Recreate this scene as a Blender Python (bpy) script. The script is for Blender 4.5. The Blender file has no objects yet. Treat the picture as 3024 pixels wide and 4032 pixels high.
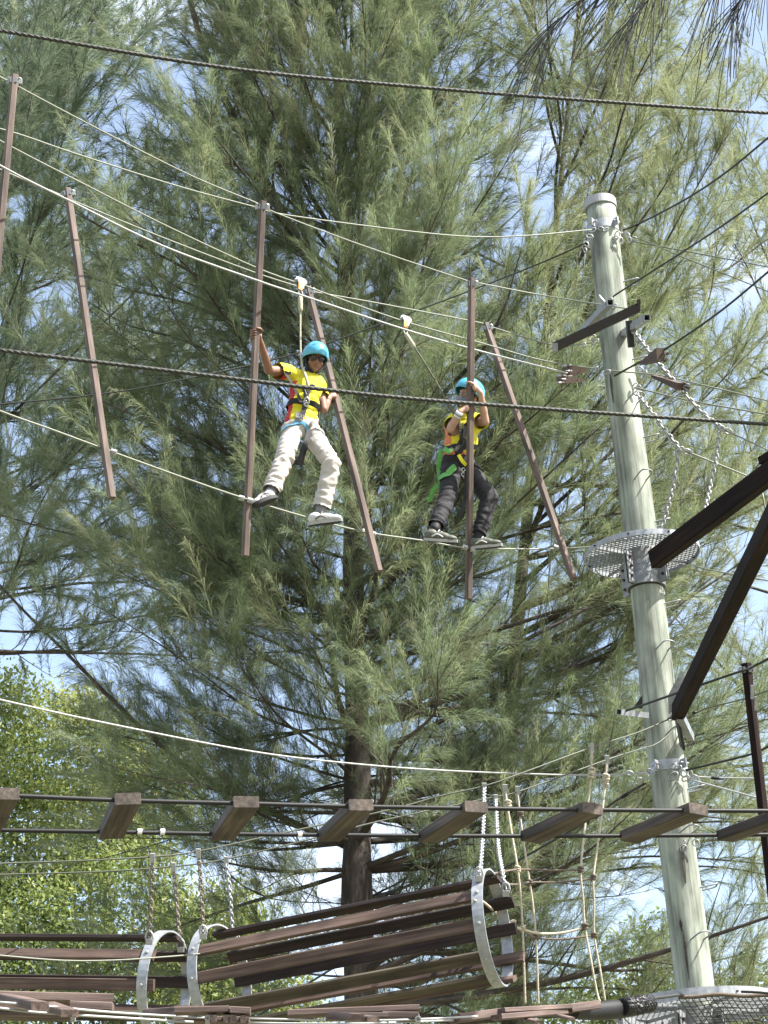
import bpy, math, random
import numpy as np
from mathutils import Vector, Matrix, noise
from mathutils.bvhtree import BVHTree

random.seed(7)
rng = np.random.default_rng(7)
scene = bpy.context.scene
C = scene.collection

# ------------------------------------------------------------------ camera, sky, sun, exposure
F = 8000.0                       # focal length in photo pixels (photo 3024 x 4032)
PITCH = math.radians(24.0)
ROLL = math.radians(3.7)
EYE = np.array([0.0, 0.0, 1.6])
_f = np.array([0.0, math.cos(PITCH), math.sin(PITCH)])
_u0 = np.array([0.0, -math.sin(PITCH), math.cos(PITCH)])
_r0 = np.array([1.0, 0.0, 0.0])
CR = math.cos(ROLL) * _r0 - math.sin(ROLL) * _u0
CU = math.sin(ROLL) * _r0 + math.cos(ROLL) * _u0
CF = _f
cam_d = bpy.data.cameras.new('camera')
cam = bpy.data.objects.new('camera', cam_d)
C.objects.link(cam)
cam.matrix_world = Matrix(((CR[0], CU[0], -CF[0], EYE[0]), (CR[1], CU[1], -CF[1], EYE[1]),
                           (CR[2], CU[2], -CF[2], EYE[2]), (0, 0, 0, 1)))
cam_d.sensor_fit = 'HORIZONTAL'
cam_d.sensor_width = 36.0
cam_d.lens = F / 3024.0 * 36.0
cam_d.clip_start = 0.1
cam_d.clip_end = 2000.0
scene.camera = cam

SUN_EL = math.radians(51.0)
_sh = np.array([0.955, -0.29]); _sh /= np.linalg.norm(_sh)
SUN_DIR = np.array([_sh[0] * math.cos(SUN_EL), _sh[1] * math.cos(SUN_EL), math.sin(SUN_EL)])
world = bpy.data.worlds.new("World")
scene.world = world
world.use_nodes = True
nt = world.node_tree
for n in list(nt.nodes):
    nt.nodes.remove(n)
sky = nt.nodes.new('ShaderNodeTexSky')
sky.sky_type = 'NISHITA'
sky.sun_disc = False
sky.sun_elevation = SUN_EL
sky.sun_rotation = math.atan2(SUN_DIR[0], SUN_DIR[1])
sky.air_density = 1.0
sky.dust_density = 2.5
sky.ozone_density = 1.0
CLX = 0.37
tc = nt.nodes.new('ShaderNodeTexCoord')
mp = nt.nodes.new('ShaderNodeMapping')
mp.inputs['Scale'].default_value = (1.0, 1.0, 1.6)
mp.inputs['Location'].default_value = (CLX, 0.1, 0.25)
nz = nt.nodes.new('ShaderNodeTexNoise')
nz.inputs['Scale'].default_value = 3.4
nz.inputs['Detail'].default_value = 7.0
nz.inputs['Roughness'].default_value = 0.55
cr = nt.nodes.new('ShaderNodeValToRGB')
cr.color_ramp.elements[0].position = 0.51
cr.color_ramp.elements[0].color = (.06, .06, .06, 1)
cr.color_ramp.elements[1].position = 0.78
cr.color_ramp.elements[1].color = (.95, .95, .95, 1)
mix = nt.nodes.new('ShaderNodeMixRGB')
mix.inputs['Color2'].default_value = (9.0, 9.3, 9.8, 1)     # sunlit cloud in the sky's own units
bg = nt.nodes.new('ShaderNodeBackground')
bg.inputs['Strength'].default_value = 0.098
wo = nt.nodes.new('ShaderNodeOutputWorld')
L = nt.links.new
L(tc.outputs['Generated'], mp.inputs['Vector'])
L(mp.outputs['Vector'], nz.inputs['Vector'])
L(nz.outputs['Fac'], cr.inputs['Fac'])
L(cr.outputs['Color'], mix.inputs['Fac'])
L(sky.outputs['Color'], mix.inputs['Color1'])
L(mix.outputs['Color'], bg.inputs['Color'])
L(bg.outputs['Background'], wo.inputs['Surface'])

sun_d = bpy.data.lights.new('sun', 'SUN')
sun_d.energy = 5.0
sun_d.angle = math.radians(0.53)
sun_d.color = (1.0, 0.965, 0.90)
sun = bpy.data.objects.new('sun', sun_d)
C.objects.link(sun)
sun.rotation_euler = Vector(SUN_DIR).to_track_quat('Z', 'Y').to_euler()
sun.location = (20, -5, 30)

vs = scene.view_settings
vs.view_transform = 'Standard'
vs.look = 'None'
vs.gamma = 1.0
vs.use_curve_mapping = False
vs.exposure = 1.85

# ------------------------------------------------------------------ measuring helpers
def ray(px, py):
    return CF + (px - 1512.0) / F * CR + (2016.0 - py) / F * CU
def W(px, py, d):                 # a point seen at photo pixel px,py at depth d
    return EYE + d * ray(px, py)
def Wz(px, py, z):                # ... at height z
    r = ray(px, py)
    return EYE + (z - EYE[2]) / r[2] * r
def Wh(px, py, h):                # ... at horizontal distance h
    r = ray(px, py)
    return EYE + h / math.hypot(r[0], r[1]) * r
def proj(p):
    q = np.asarray(p, float) - EYE
    d = q @ CF
    return 1512 + F * (q @ CR) / d, 2016 - F * (q @ CU) / d, d
def nrm(v):
    v = np.asarray(v, float)
    return v / max(1e-9, np.linalg.norm(v))

# ------------------------------------------------------------------ materials
MATS = {}
def new_mat(name):
    m = bpy.data.materials.new(name)
    m.use_nodes = True
    t = m.node_tree
    b = t.nodes['Principled BSDF']
    return m, t, b

def simple(name, col, rough=0.6, metal=0.0, var=0.25, scale=30.0, bump=0.0, bscale=120.0, spec=0.4):
    m, t, b = new_mat(name)
    tc = t.nodes.new('ShaderNodeTexCoord')
    n = t.nodes.new('ShaderNodeTexNoise')
    n.inputs['Scale'].default_value = scale
    n.inputs['Detail'].default_value = 5
    t.links.new(tc.outputs['Object'], n.inputs['Vector'])
    r = t.nodes.new('ShaderNodeValToRGB')
    r.color_ramp.elements[0].position = 0.3
    r.color_ramp.elements[1].position = 0.7
    c = np.array(col)
    r.color_ramp.elements[0].color = (*(c * (1 - var)), 1)
    r.color_ramp.elements[1].color = (*np.minimum(1, c * (1 + var)), 1)
    t.links.new(n.outputs['Fac'], r.inputs['Fac'])
    t.links.new(r.outputs['Color'], b.inputs['Base Color'])
    b.inputs['Roughness'].default_value = rough
    b.inputs['Metallic'].default_value = metal
    b.inputs['Specular IOR Level'].default_value = spec
    if bump:
        n2 = t.nodes.new('ShaderNodeTexNoise')
        n2.inputs['Scale'].default_value = bscale
        n2.inputs['Detail'].default_value = 4
        t.links.new(tc.outputs['Object'], n2.inputs['Vector'])
        bp = t.nodes.new('ShaderNodeBump')
        bp.inputs['Strength'].default_value = bump
        bp.inputs['Distance'].default_value = 0.01
        t.links.new(n2.outputs['Fac'], bp.inputs['Height'])
        t.links.new(bp.outputs['Normal'], b.inputs['Normal'])
    MATS[name] = m
    return m

def grained(name, dark, mid, light, along=1.6, across=38.0, rough=0.75, stain=0.5, bump=0.35, spec=0.3):
    """Wood: the attribute gv runs along each piece, so the grain does too."""
    m, t, b = new_mat(name)
    at = t.nodes.new('ShaderNodeAttribute')
    at.attribute_name = 'gv'
    mp = t.nodes.new('ShaderNodeMapping')
    mp.inputs['Scale'].default_value = (along, across, across)
    t.links.new(at.outputs['Vector'], mp.inputs['Vector'])
    n = t.nodes.new('ShaderNodeTexNoise')
    n.inputs['Scale'].default_value = 1.0
    n.inputs['Detail'].default_value = 7
    n.inputs['Roughness'].default_value = 0.65
    t.links.new(mp.outputs['Vector'], n.inputs['Vector'])
    r = t.nodes.new('ShaderNodeValToRGB')
    e = r.color_ramp.elements
    e[0].position = 0.28; e[0].color = (*dark, 1)
    e[1].position = 0.74; e[1].color = (*light, 1)
    k = e.new(0.5); k.color = (*mid, 1)
    t.links.new(n.outputs['Fac'], r.inputs['Fac'])
    mp2 = t.nodes.new('ShaderNodeMapping')
    mp2.inputs['Scale'].default_value = (2.2, 7.0, 7.0)
    t.links.new(at.outputs['Vector'], mp2.inputs['Vector'])
    n2 = t.nodes.new('ShaderNodeTexNoise')
    n2.inputs['Scale'].default_value = 1.0
    n2.inputs['Detail'].default_value = 4
    t.links.new(mp2.outputs['Vector'], n2.inputs['Vector'])
    r2 = t.nodes.new('ShaderNodeValToRGB')
    r2.color_ramp.elements[0].position = 0.34
    r2.color_ramp.elements[0].color = (1 - stain, 1 - stain, 1 - stain, 1)
    r2.color_ramp.elements[1].position = 0.62
    r2.color_ramp.elements[1].color = (1, 1, 1, 1)
    t.links.new(n2.outputs['Fac'], r2.inputs['Fac'])
    mx = t.nodes.new('ShaderNodeMixRGB')
    mx.blend_type = 'MULTIPLY'
    mx.inputs['Fac'].default_value = 1.0
    t.links.new(r.outputs['Color'], mx.inputs['Color1'])
    t.links.new(r2.outputs['Color'], mx.inputs['Color2'])
    t.links.new(mx.outputs['Color'], b.inputs['Base Color'])
    b.inputs['Roughness'].default_value = rough
    b.inputs['Specular IOR Level'].default_value = spec
    bp = t.nodes.new('ShaderNodeBump')
    bp.inputs['Strength'].default_value = bump
    bp.inputs['Distance'].default_value = 0.006
    t.links.new(n.outputs['Fac'], bp.inputs['Height'])
    t.links.new(bp.outputs['Normal'], b.inputs['Normal'])
    MATS[name] = m
    return m

def leafy(name, cols, trans=0.35, rough=0.55):
    """Foliage coloured by the tint each shoot or leaf carries."""
    m, t, b = new_mat(name)
    at = t.nodes.new('ShaderNodeAttribute')
    at.attribute_name = 'tint'
    r = t.nodes.new('ShaderNodeValToRGB')
    e = r.color_ramp.elements
    e[0].position = 0.0; e[0].color = (*cols[0], 1)
    e[1].position = 1.0; e[1].color = (*cols[-1], 1)
    for i, c in enumerate(cols[1:-1]):
        k = e.new((i + 1) / (len(cols) - 1)); k.color = (*c, 1)
    t.links.new(at.outputs['Fac'], r.inputs['Fac'])
    t.links.new(r.outputs['Color'], b.inputs['Base Color'])
    b.inputs['Roughness'].default_value = rough
    b.inputs['Specular IOR Level'].default_value = 0.35
    tr = t.nodes.new('ShaderNodeBsdfTranslucent')
    t.links.new(r.outputs['Color'], tr.inputs['Color'])
    ms = t.nodes.new('ShaderNodeMixShader')
    ms.inputs['Fac'].default_value = trans
    out = t.nodes['Material Output']
    t.links.new(b.outputs['BSDF'], ms.inputs[1])
    t.links.new(tr.outputs['BSDF'], ms.inputs[2])
    t.links.new(ms.outputs['Shader'], out.inputs['Surface'])
    MATS[name] = m
    return m

grained('post_wood', (.056, .039, .031), (.112, .080, .065), (.178, .138, .116), along=2.6, stain=.5)
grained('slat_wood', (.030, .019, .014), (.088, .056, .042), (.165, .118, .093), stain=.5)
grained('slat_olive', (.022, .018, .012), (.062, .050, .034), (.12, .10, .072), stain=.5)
grained('slat_shaded', (.010, .007, .006), (.028, .018, .016), (.065, .045, .040), stain=.5)  # slat wood with the shade inside the barrel put into its colour
grained('plank_wood', (.022, .017, .014), (.068, .053, .042), (.13, .105, .083), stain=.55)
grained('beam_wood', (.0035, .002, .0016), (.010, .0048, .0036), (.030, .015, .011), stain=.45, rough=.75, spec=.12)
grained('step_wood', (0.037, 0.0259, 0.0222), (0.111, 0.0777, 0.0666), (0.222, 0.1628, 0.1406), stain=.5)
grained('pole_wood', (.115, .130, .100), (.255, .280, .225), (.355, .375, .310), along=.9, across=30, stain=.62, bump=.8)
grained('bark', (0.0185, 0.0148, 0.01258), (0.0555, 0.0444, 0.037), (0.1258, 0.0999, 0.0851), along=5, across=22, stain=.4, bump=.8)
grained('bark_pale', (0.074, 0.0629, 0.0518), (0.1628, 0.1406, 0.1184), (0.2664, 0.2368, 0.1998), along=4, across=14, stain=.3, bump=.5)
simple('galv', (0.2664, 0.2775, 0.2886), rough=.42, metal=.35, var=.18, scale=25)
simple('galv_rust', (.17, .145, .12), rough=.7, metal=.2, var=.5, scale=60)
simple('galv_bright', (0.2731, 0.2786, 0.2786), rough=.38, metal=.2, var=.12, scale=40)
simple('galv_dull', (0.1998, 0.2109, 0.222), rough=.55, metal=.3, var=.25, scale=18)
simple('cap_white', (0.2549, 0.2609, 0.267), rough=.5, var=.08)
simple('cable_dark', (.014, .016, .012), rough=.6, var=.4, scale=200)
simple('cable_green', (0.0629, 0.0703, 0.0481), rough=.55, var=.3, scale=200)
simple('cable_pale', (0.1496, 0.1599, 0.1238), rough=.5, var=.2, scale=200)
simple('cable_white', (0.2731, 0.2786, 0.2731), rough=.45, var=.12, scale=200)
simple('hose_black', (.007, .007, .0075), rough=.55, var=.3, scale=60, spec=.3)
simple('black_steel', (0.00888, 0.00888, 0.01036), rough=.5, var=.3)
simple('dark_steel', (0.01554, 0.01066, 0.00888), rough=.55, var=.4, scale=30)
simple('rope_tan', (.36, .32, .24), rough=.85, var=.25, scale=90, bump=.5, bscale=300)
simple('rope_dark', (0.0888, 0.0703, 0.0518), rough=.85, var=.3, scale=90)
simple('spring_brown', (0.0555, 0.0333, 0.0222), rough=.6, var=.4, scale=60)
simple('yellow_shirt', (.50, .45, .018), rough=.8, var=.10, scale=14, bump=.25, bscale=35)
simple('red_shirt', (0.37, 0.0259, 0.0259), rough=.8, var=.2, scale=20, bump=.25, bscale=35)
simple('orange_shirt', (0.4588, 0.148, 0.0592), rough=.8, var=.2, scale=20, bump=.25, bscale=35)
simple('white_cloth', (.37, .345, .315), rough=.85, var=.06, scale=12, bump=.35, bscale=30)
simple('black_cloth', (0.0111, 0.01036, 0.01184), rough=.85, var=.3, scale=12, bump=.35, bscale=30)
simple('skin_deep', (0.1812, 0.09058, 0.05594), rough=.5, var=.08, scale=20)
simple('skin_light', (0.3271, 0.195, 0.1352), rough=.5, var=.08, scale=20)
simple('helmet_blue', (.055, .28, .40), rough=.28, var=.07, scale=9, spec=.5)
simple('vent_blue', (0.0148, 0.0814, 0.1332), rough=.6, var=.1)
simple('web_black', (0.006216, 0.006216, 0.007104), rough=.7, var=.3, scale=90)
simple('web_grey', (0.1628, 0.1628, 0.1702), rough=.7, var=.2, scale=90)
simple('web_blue', (0.0518, 0.1924, 0.3108), rough=.7, var=.2, scale=90)
simple('web_green', (.085, .27, .065), rough=.7, var=.15, scale=60)
simple('lanyard', (0.296, 0.2812, 0.2072), rough=.8, var=.2, scale=90)
simple('lanyard_dark', (0.074, 0.074, 0.0444), rough=.8, var=.2, scale=90)
simple('orange_wheel', (0.555, 0.2664, 0.037), rough=.45, var=.1)
simple('alloy', (0.4588, 0.4588, 0.444), rough=.3, metal=.6, var=.1)
simple('hair', (0.00518, 0.004144, 0.003626), rough=.5, var=.3, scale=90)
simple('lens', (.006, .005, .006), rough=.12, var=.1, spec=.6)
simple('lip', (0.1924, 0.0666, 0.0555), rough=.5, var=.1)
simple('eye_white', (0.444, 0.444, 0.4292), rough=.3, var=.03)
simple('scarf_grey', (0.148, 0.1554, 0.185), rough=.85, var=.35, scale=40)
simple('scarf_blue', (0.0444, 0.074, 0.222), rough=.85, var=.3, scale=40)
simple('shoe_white', (0.444, 0.444, 0.444), rough=.6, var=.12, scale=40)
simple('shoe_grey', (0.148, 0.148, 0.148), rough=.65, var=.3, scale=60)
simple('shoe_olive', (0.0777, 0.08029, 0.06216), rough=.65, var=.35, scale=70)
simple('rubber', (0.01332, 0.01258, 0.01258), rough=.75, var=.2)
simple('rubber_pale', (0.3108, 0.3108, 0.296), rough=.7, var=.15)
simple('band_white', (0.5772, 0.5772, 0.5772), rough=.5, var=.03)
simple('grass', (.13, .125, .075), rough=.9, var=.35, scale=.9, bump=.6, bscale=8)
leafy('needle', [(.115, .112, .066), (.134, .180, .094), (.195, .240, .126), (.300, .318, .180)], trans=.50)
leafy('needle_pale', [(.130, .132, .075), (.172, .208, .105), (.230, .260, .134), (.310, .322, .185)], trans=.50)
leafy('needle_blue', [(.090, .110, .074), (.130, .176, .106), (.185, .232, .138), (.270, .295, .180)], trans=.50)
leafy('leaf', [(.070, .100, .032), (.140, .190, .055), (.225, .270, .085), (.340, .355, .130)], trans=.5)

# ------------------------------------------------------------------ mesh building
class MB:
    def __init__(s):
        s.v, s.f, s.g, s.n = [], [], [], 0
    def add(s, v, f, g=None):
        v = np.asarray(v, float)
        if g is None:
            g = v
        s.v.append(v); s.g.append(np.asarray(g, float))
        s.f.extend([tuple(int(i) + s.n for i in q) for q in f])
        s.n += len(v)
        return s
    def beam(s, a, b, up, w, h, bev=0.0):
        """A timber from a to b: h across 'up', w across the other way."""
        a, b = np.asarray(a, float), np.asarray(b, float)
        x = nrm(b - a); z = nrm(np.asarray(up, float) - x * (np.asarray(up, float) @ x)); y = np.cross(z, x)
        ln = np.linalg.norm(b - a)
        if bev <= 0:
            bev = min(w, h) * 0.06
        cs = [(w/2-bev, h/2), (-w/2+bev, h/2), (-w/2, h/2-bev), (-w/2, -h/2+bev), (-w/2+bev, -h/2), (w/2-bev, -h/2), (w/2, -h/2+bev), (w/2, h/2-bev)]
        off = random.random() * 40
        v, g = [], []
        for t in (0, 1):
            p = a + (b - a) * t
            for cy, cz in cs:
                v.append(p + y * cy + z * cz); g.append((off + ln * t, cy + off, cz))
        f = [(i, (i + 1) % 8, 8 + (i + 1) % 8, 8 + i) for i in range(8)]
        f = [tuple(reversed(q)) for q in f]
        f += [tuple(range(8)), tuple(reversed(range(8, 16)))]
        return s.add(v, f, g)
    def tube(s, pts, r, seg=8, cap=True, lobes=0, pitch=0.1, depth=0.18):
        P = np.asarray(pts, float); n = len(P)
        R = np.broadcast_to(np.asarray(r, float), (n,))
        T = np.gradient(P, axis=0); T /= np.maximum(1e-9, np.linalg.norm(T, axis=1))[:, None]
        ref = np.array([0, 0, 1.0]) if abs(T[0][2]) < 0.9 else np.array([1.0, 0, 0])
        N = nrm(np.cross(T[0], ref))
        ds = np.r_[0, np.cumsum(np.linalg.norm(np.diff(P, axis=0), axis=1))]
        a = np.linspace(0, 2 * math.pi, seg, endpoint=False)
        v = np.zeros((n, seg, 3)); g = np.zeros((n, seg, 3))
        for i in range(n):
            N = nrm(N - T[i] * (N @ T[i])); B = np.cross(T[i], N)
            rr = R[i] * np.ones(seg)
            if lobes:
                rr = R[i] * (1 + depth * (np.abs(np.cos(lobes / 2 * (a - 2 * math.pi * ds[i] / pitch))) - .6))
            v[i] = P[i] + (np.cos(a) * rr)[:, None] * N + (np.sin(a) * rr)[:, None] * B
            g[i, :, 0] = ds[i]; g[i, :, 1] = np.cos(a) * R[i]; g[i, :, 2] = np.sin(a) * R[i]
        f = []
        for i in range(n - 1):
            for j in range(seg):
                k = (j + 1) % seg
                f.append((i * seg + j, i * seg + k, (i + 1) * seg + k, (i + 1) * seg + j))
        if cap:
            f.append(tuple(reversed(range(seg)))); f.append(tuple((n - 1) * seg + j for j in range(seg)))
        return s.add(v.reshape(-1, 3), f, g.reshape(-1, 3) + random.random() * 20)
    def ring(s, c, axis, R, r, seg=16, ss=6, stretch=None):
        axis = nrm(axis); ref = np.array([0, 0, 1.0]) if abs(axis[2]) < .9 else np.array([1.0, 0, 0])
        x = nrm(np.cross(axis, ref)); y = np.cross(axis, x)
        if stretch is not None:
            y = nrm(np.asarray(stretch, float) - axis * (np.asarray(stretch) @ axis)); x = np.cross(y, axis)
        k = 1.0 if stretch is None else 1.7
        v, f = [], []
        for i in range(seg):
            t = 2 * math.pi * i / seg
            d = np.cos(t) * x + np.sin(t) * y * k
            dn = nrm(d)
            for j in range(ss):
                u = 2 * math.pi * j / ss
                v.append(c + d * R + dn * r * np.cos(u) + axis * r * np.sin(u))
        for i in range(seg):
            for j in range(ss):
                f.append((i * ss + j, ((i + 1) % seg) * ss + j, ((i + 1) % seg) * ss + (j + 1) % ss, i * ss + (j + 1) % ss))
        return s.add(v, f)
    def box(s, c, X, Y, Z):           # half-axis vectors
        c = np.asarray(c, float)
        v = [c + X * a + Y * b + Z * d for a in (-1, 1) for b in (-1, 1) for d in (-1, 1)]
        f = [(0, 1, 3, 2), (4, 6, 7, 5), (0, 4, 5, 1), (2, 3, 7, 6), (0, 2, 6, 4), (1, 5, 7, 3)]
        if np.cross(X, Y) @ Z < 0:
            f = [tuple(reversed(q)) for q in f]
        return s.add(v, f)
    def ell(s, c, ax, seg=16, rings=10):   # ax: 3 half-axis vectors
        c = np.asarray(c, float); ax = np.asarray(ax, float)
        v = [c + ax[2]]
        for i in range(1, rings):
            p = math.pi * i / rings
            for j in range(seg):
                t = 2 * math.pi * j / seg
                v.append(c + ax[0] * math.sin(p) * math.cos(t) + ax[1] * math.sin(p) * math.sin(t) + ax[2] * math.cos(p))
        v.append(c - ax[2])
        f = [(0, 1 + j, 1 + (j + 1) % seg) for j in range(seg)]
        for i in range(rings - 2):
            for j in range(seg):
                a = 1 + i * seg; b = a + seg
                f.append((a + j, b + j, b + (j + 1) % seg, a + (j + 1) % seg))
        a = 1 + (rings - 2) * seg; e = len(v) - 1
        f += [(a + j, e, a + (j + 1) % seg) for j in range(seg)]
        if np.cross(ax[0], ax[1]) @ ax[2] < 0:
            f = [tuple(reversed(q)) for q in f]
        return s.add(v, f)
    def capsule(s, a, ra, b, rb, seg=14, hr=4):
        a, b = np.asarray(a, float), np.asarray(b, float)
        d = b - a; ln = np.linalg.norm(d); x = d / max(ln, 1e-6)
        ref = np.array([0, 0, 1.0]) if abs(x[2]) < .9 else np.array([1.0, 0, 0])
        u = nrm(np.cross(x, ref)); w = np.cross(x, u)
        prof = [(-ra * math.cos(t), ra * math.sin(t)) for t in np.linspace(0.0, math.pi / 2, hr + 1)[1:]]
        prof += [(ln + rb * math.sin(t), rb * math.cos(t)) for t in np.linspace(0, math.pi / 2, hr + 1)[:-1]]
        v = [a - x * ra]
        for h, r in prof:
            for j in range(seg):
                t = 2 * math.pi * j / seg
                v.append(a + x * h + (u * math.cos(t) + w * math.sin(t)) * r)
        v.append(b + x * rb)
        m = len(prof)
        f = [(0, 1 + (j + 1) % seg, 1 + j) for j in range(seg)]
        for i in range(m - 1):
            for j in range(seg):
                p = 1 + i * seg; q = p + seg
                f.append((p + j, p + (j + 1) % seg, q + (j + 1) % seg, q + j))
        p = 1 + (m - 1) * seg; e = len(v) - 1
        f += [(p + j, p + (j + 1) % seg, e) for j in range(seg)]
        return s.add(v, f)
    def chain(s, pts, link=0.045, r=0.006, w=0.014):
        P = np.asarray(pts, float)
        ds = np.r_[0, np.cumsum(np.linalg.norm(np.diff(P, axis=0), axis=1))]
        n = max(2, int(ds[-1] / (link * .74)))
        for i in range(n):
            q = (i + .5) / n * ds[-1]
            c = np.array([np.interp(q, ds, P[:, k]) for k in range(3)])
            q2 = min(ds[-1], q + .01); q1 = max(0, q - .01)
            t = nrm(np.array([np.interp(q2, ds, P[:, k]) - np.interp(q1, ds, P[:, k]) for k in range(3)]))
            ref = np.array([.3, .9, .1]) if i % 2 else np.array([.9, -.3, .15])
            a = nrm(np.cross(t, ref))
            s.ring(c, a, w, r, seg=8, ss=4, stretch=t)
        return s
    def mesh(s, name, mat, smooth=False, origin=(0, 0, 0)):
        me = bpy.data.meshes.new(name)
        v = np.concatenate(s.v) - np.asarray(origin)
        me.from_pydata(v.tolist(), [], s.f)
        at = me.attributes.new('gv', 'FLOAT_VECTOR', 'POINT')
        at.data.foreach_set('vector', np.concatenate(s.g).astype(np.float32).ravel())
        me.materials.append(MATS[mat] if isinstance(mat, str) else mat)
        if smooth:
            me.polygons.foreach_set('use_smooth', [True] * len(me.polygons))
        me.update()
        return me
    def build(s, name, mat, parent=None, smooth=False):
        o0 = np.array(parent['_o']) if parent is not None and '_o' in parent else None
        if o0 is None:
            v = np.concatenate(s.v); o0 = v.mean(axis=0)
        me = s.mesh(name, mat, smooth, o0)
        o = bpy.data.objects.new(name, me)
        C.objects.link(o)
        link(o, parent, o0)
        return o

def link(o, parent, o0):
    """World-placed geometry held in its thing's own frame."""
    o['_o'] = [float(x) for x in o0]
    if parent is not None:
        o.parent = parent
    else:
        o.location = [float(x) for x in o0]

def thing(name, label, cat, loc, group=None):
    o = bpy.data.objects.new(name, None)
    o.empty_display_size = 0.1
    C.objects.link(o)
    o.location = [float(x) for x in loc]
    o['_o'] = [float(x) for x in loc]
    return tag(o, label, cat, group)
def tag(o, label, cat, group=None, kind=None):
    o['label'] = label; o['category'] = cat
    if group: o['group'] = group
    if kind: o['kind'] = kind
    return o

def spline(pts, step=0.08):
    P = np.asarray(pts, float)
    if len(P) == 2:
        n = max(2, int(np.linalg.norm(P[1] - P[0]) / step))
        return P[0] + (P[1] - P[0]) * np.linspace(0, 1, n + 1)[:, None]
    E = np.vstack([2 * P[0] - P[1], P, 2 * P[-1] - P[-2]])
    out = []
    for i in range(len(P) - 1):
        a, b, c, d = E[i:i + 4]
        n = max(2, int(np.linalg.norm(c - b) / step))
        for t in np.linspace(0, 1, n, endpoint=False):
            out.append(.5 * ((2 * b) + (c - a) * t + (2 * a - 5 * b + 4 * c - d) * t * t + (3 * b - a - 3 * c + d) * t ** 3))
    out.append(P[-1])
    return np.array(out)

# ------------------------------------------------------------------ ground
g = MB()
n = 24
xs = np.linspace(-600, 600, n + 1); ys = np.linspace(-500, 700, n + 1)
v = [(x, y, 0.0) for y in ys for x in xs]
g.add(v, [(j * (n + 1) + i, j * (n + 1) + i + 1, (j + 1) * (n + 1) + i + 1, (j + 1) * (n + 1) + i) for j in range(n) for i in range(n)])
go = g.build('ground', 'grass'); go['kind'] = 'structure'; go['label'] = 'grass covered ground under the ropes course'

# ------------------------------------------------------------------ the timber pole
pb = Wh(2550, 2361, 16.0)
PX, PY = pb[0], pb[1]
def pole_z(py):
    lo, hi = 0.0, 20.0
    for _ in range(50):
        m = (lo + hi) / 2
        if proj((PX, PY, m))[1] > py: lo = m
        else: hi = m
    return (lo + hi) / 2
z_top, z_lo = pole_z(812), pole_z(3867)
r_top = 115 / 2 / F * proj((PX, PY, pole_z(855)))[2]
r_lo = 151 / 2 / F * proj((PX, PY, z_lo))[2]
def pole_r(z):
    return r_lo + (r_top - r_lo) * (z - z_lo) / (z_top - z_lo)
def pole_pt(py, toward=(0, -1), out=0.0):
    z = pole_z(py); t = nrm((*toward, 0))
    return np.array([PX, PY, z]) + t * (pole_r(z) + out)
print('pole', PX, PY, z_top, z_lo, r_top, r_lo, [proj((PX, PY, pole_z(y)))[0] for y in (855, 1900, 2443, 3867)])

pole = thing('timber_pole', 'tall pale grey green timber pole with galvanised bands and a white cap', 'pole', (PX, PY, 0))
m = MB()
zs = np.linspace(0, z_top, 60)
pts = np.array([[PX + .006 * math.sin(z * 1.7), PY + .006 * math.cos(z * 1.3), z] for z in zs])
m.tube(pts, [pole_r(z) * (1 + .012 * math.sin(z * 3.1)) for z in zs], seg=40)
m.build('shaft', 'pole_wood', pole, smooth=True)
m = MB()
rt = pole_r(z_top)
m.tube([(PX, PY, z_top - .035), (PX, PY, z_top - .03), (PX, PY, z_top + .05), (PX, PY, z_top + .075), (PX, PY, z_top + .082)],
       [rt + .012, rt + .016, rt + .014, rt * .8, .01], seg=32)
m.build('cap', 'cap_white', pole, smooth=False)
# long checks (cracks) in the timber: dark wedge-shaped recesses, slivers with depth
for (py, dx, ln) in ((3770, -.35, .40), (3655, -.42, .10), (1545, -.75, .28), (1010, .35, .07), (3420, .1, .3)):
    m = MB()
    z = pole_z(py); rr = pole_r(z)
    t = nrm((dx, -math.sqrt(max(0, 1 - dx * dx)), 0)); s_ = np.cross((0, 0, 1), t)
    c = np.array([PX, PY, z]) + t * (rr - .004)
    k = [(-.5, .001), (-.2, .008), (.15, .011), (.5, .001)]
    v = []
    for h, w in k:
        v += [c + np.array([0, 0, h * ln]) - s_ * w + t * .008, c + np.array([0, 0, h * ln]) + s_ * w + t * .008, c + np.array([0, 0, h * ln]) - t * .03]
    f = []
    for i in range(3):
        a = i * 3
        f += [(a, a + 1, a + 4, a + 3), (a + 1, a + 2, a + 5, a + 4), (a + 2, a, a + 3, a + 5)]
    m.add(v, f)
    m.build('crack', 'bark', pole)
# bands
def band(py, h, out=.008, mat='galv', name='band'):
    z = pole_z(py); r = pole_r(z) + out
    m = MB()
    ri = r - .006
    m.tube([(PX, PY, z - h / 2), (PX, PY, z - h / 2 + .001), (PX, PY, z + h / 2 - .001), (PX, PY, z + h / 2)], [ri, r, r, ri], seg=40, cap=False)
    for a in (-2.2, -.9, .6, 2.3):      # clamp ears with a bolt
        d = np.array([math.cos(a), math.sin(a), 0]); t = np.cross((0, 0, 1), d)
        m.box((PX, PY, z) + d * (r + .028), d * .03, t * .006, np.array([0, 0, h * .45]))
        m.tube([(PX, PY, z) + d * (r + .035) - t * .04, (PX, PY, z) + d * (r + .035) + t * .04], .009, seg=6)
    return m.build(name, mat, pole)
band(905, .085); band(3028, .085)
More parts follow.
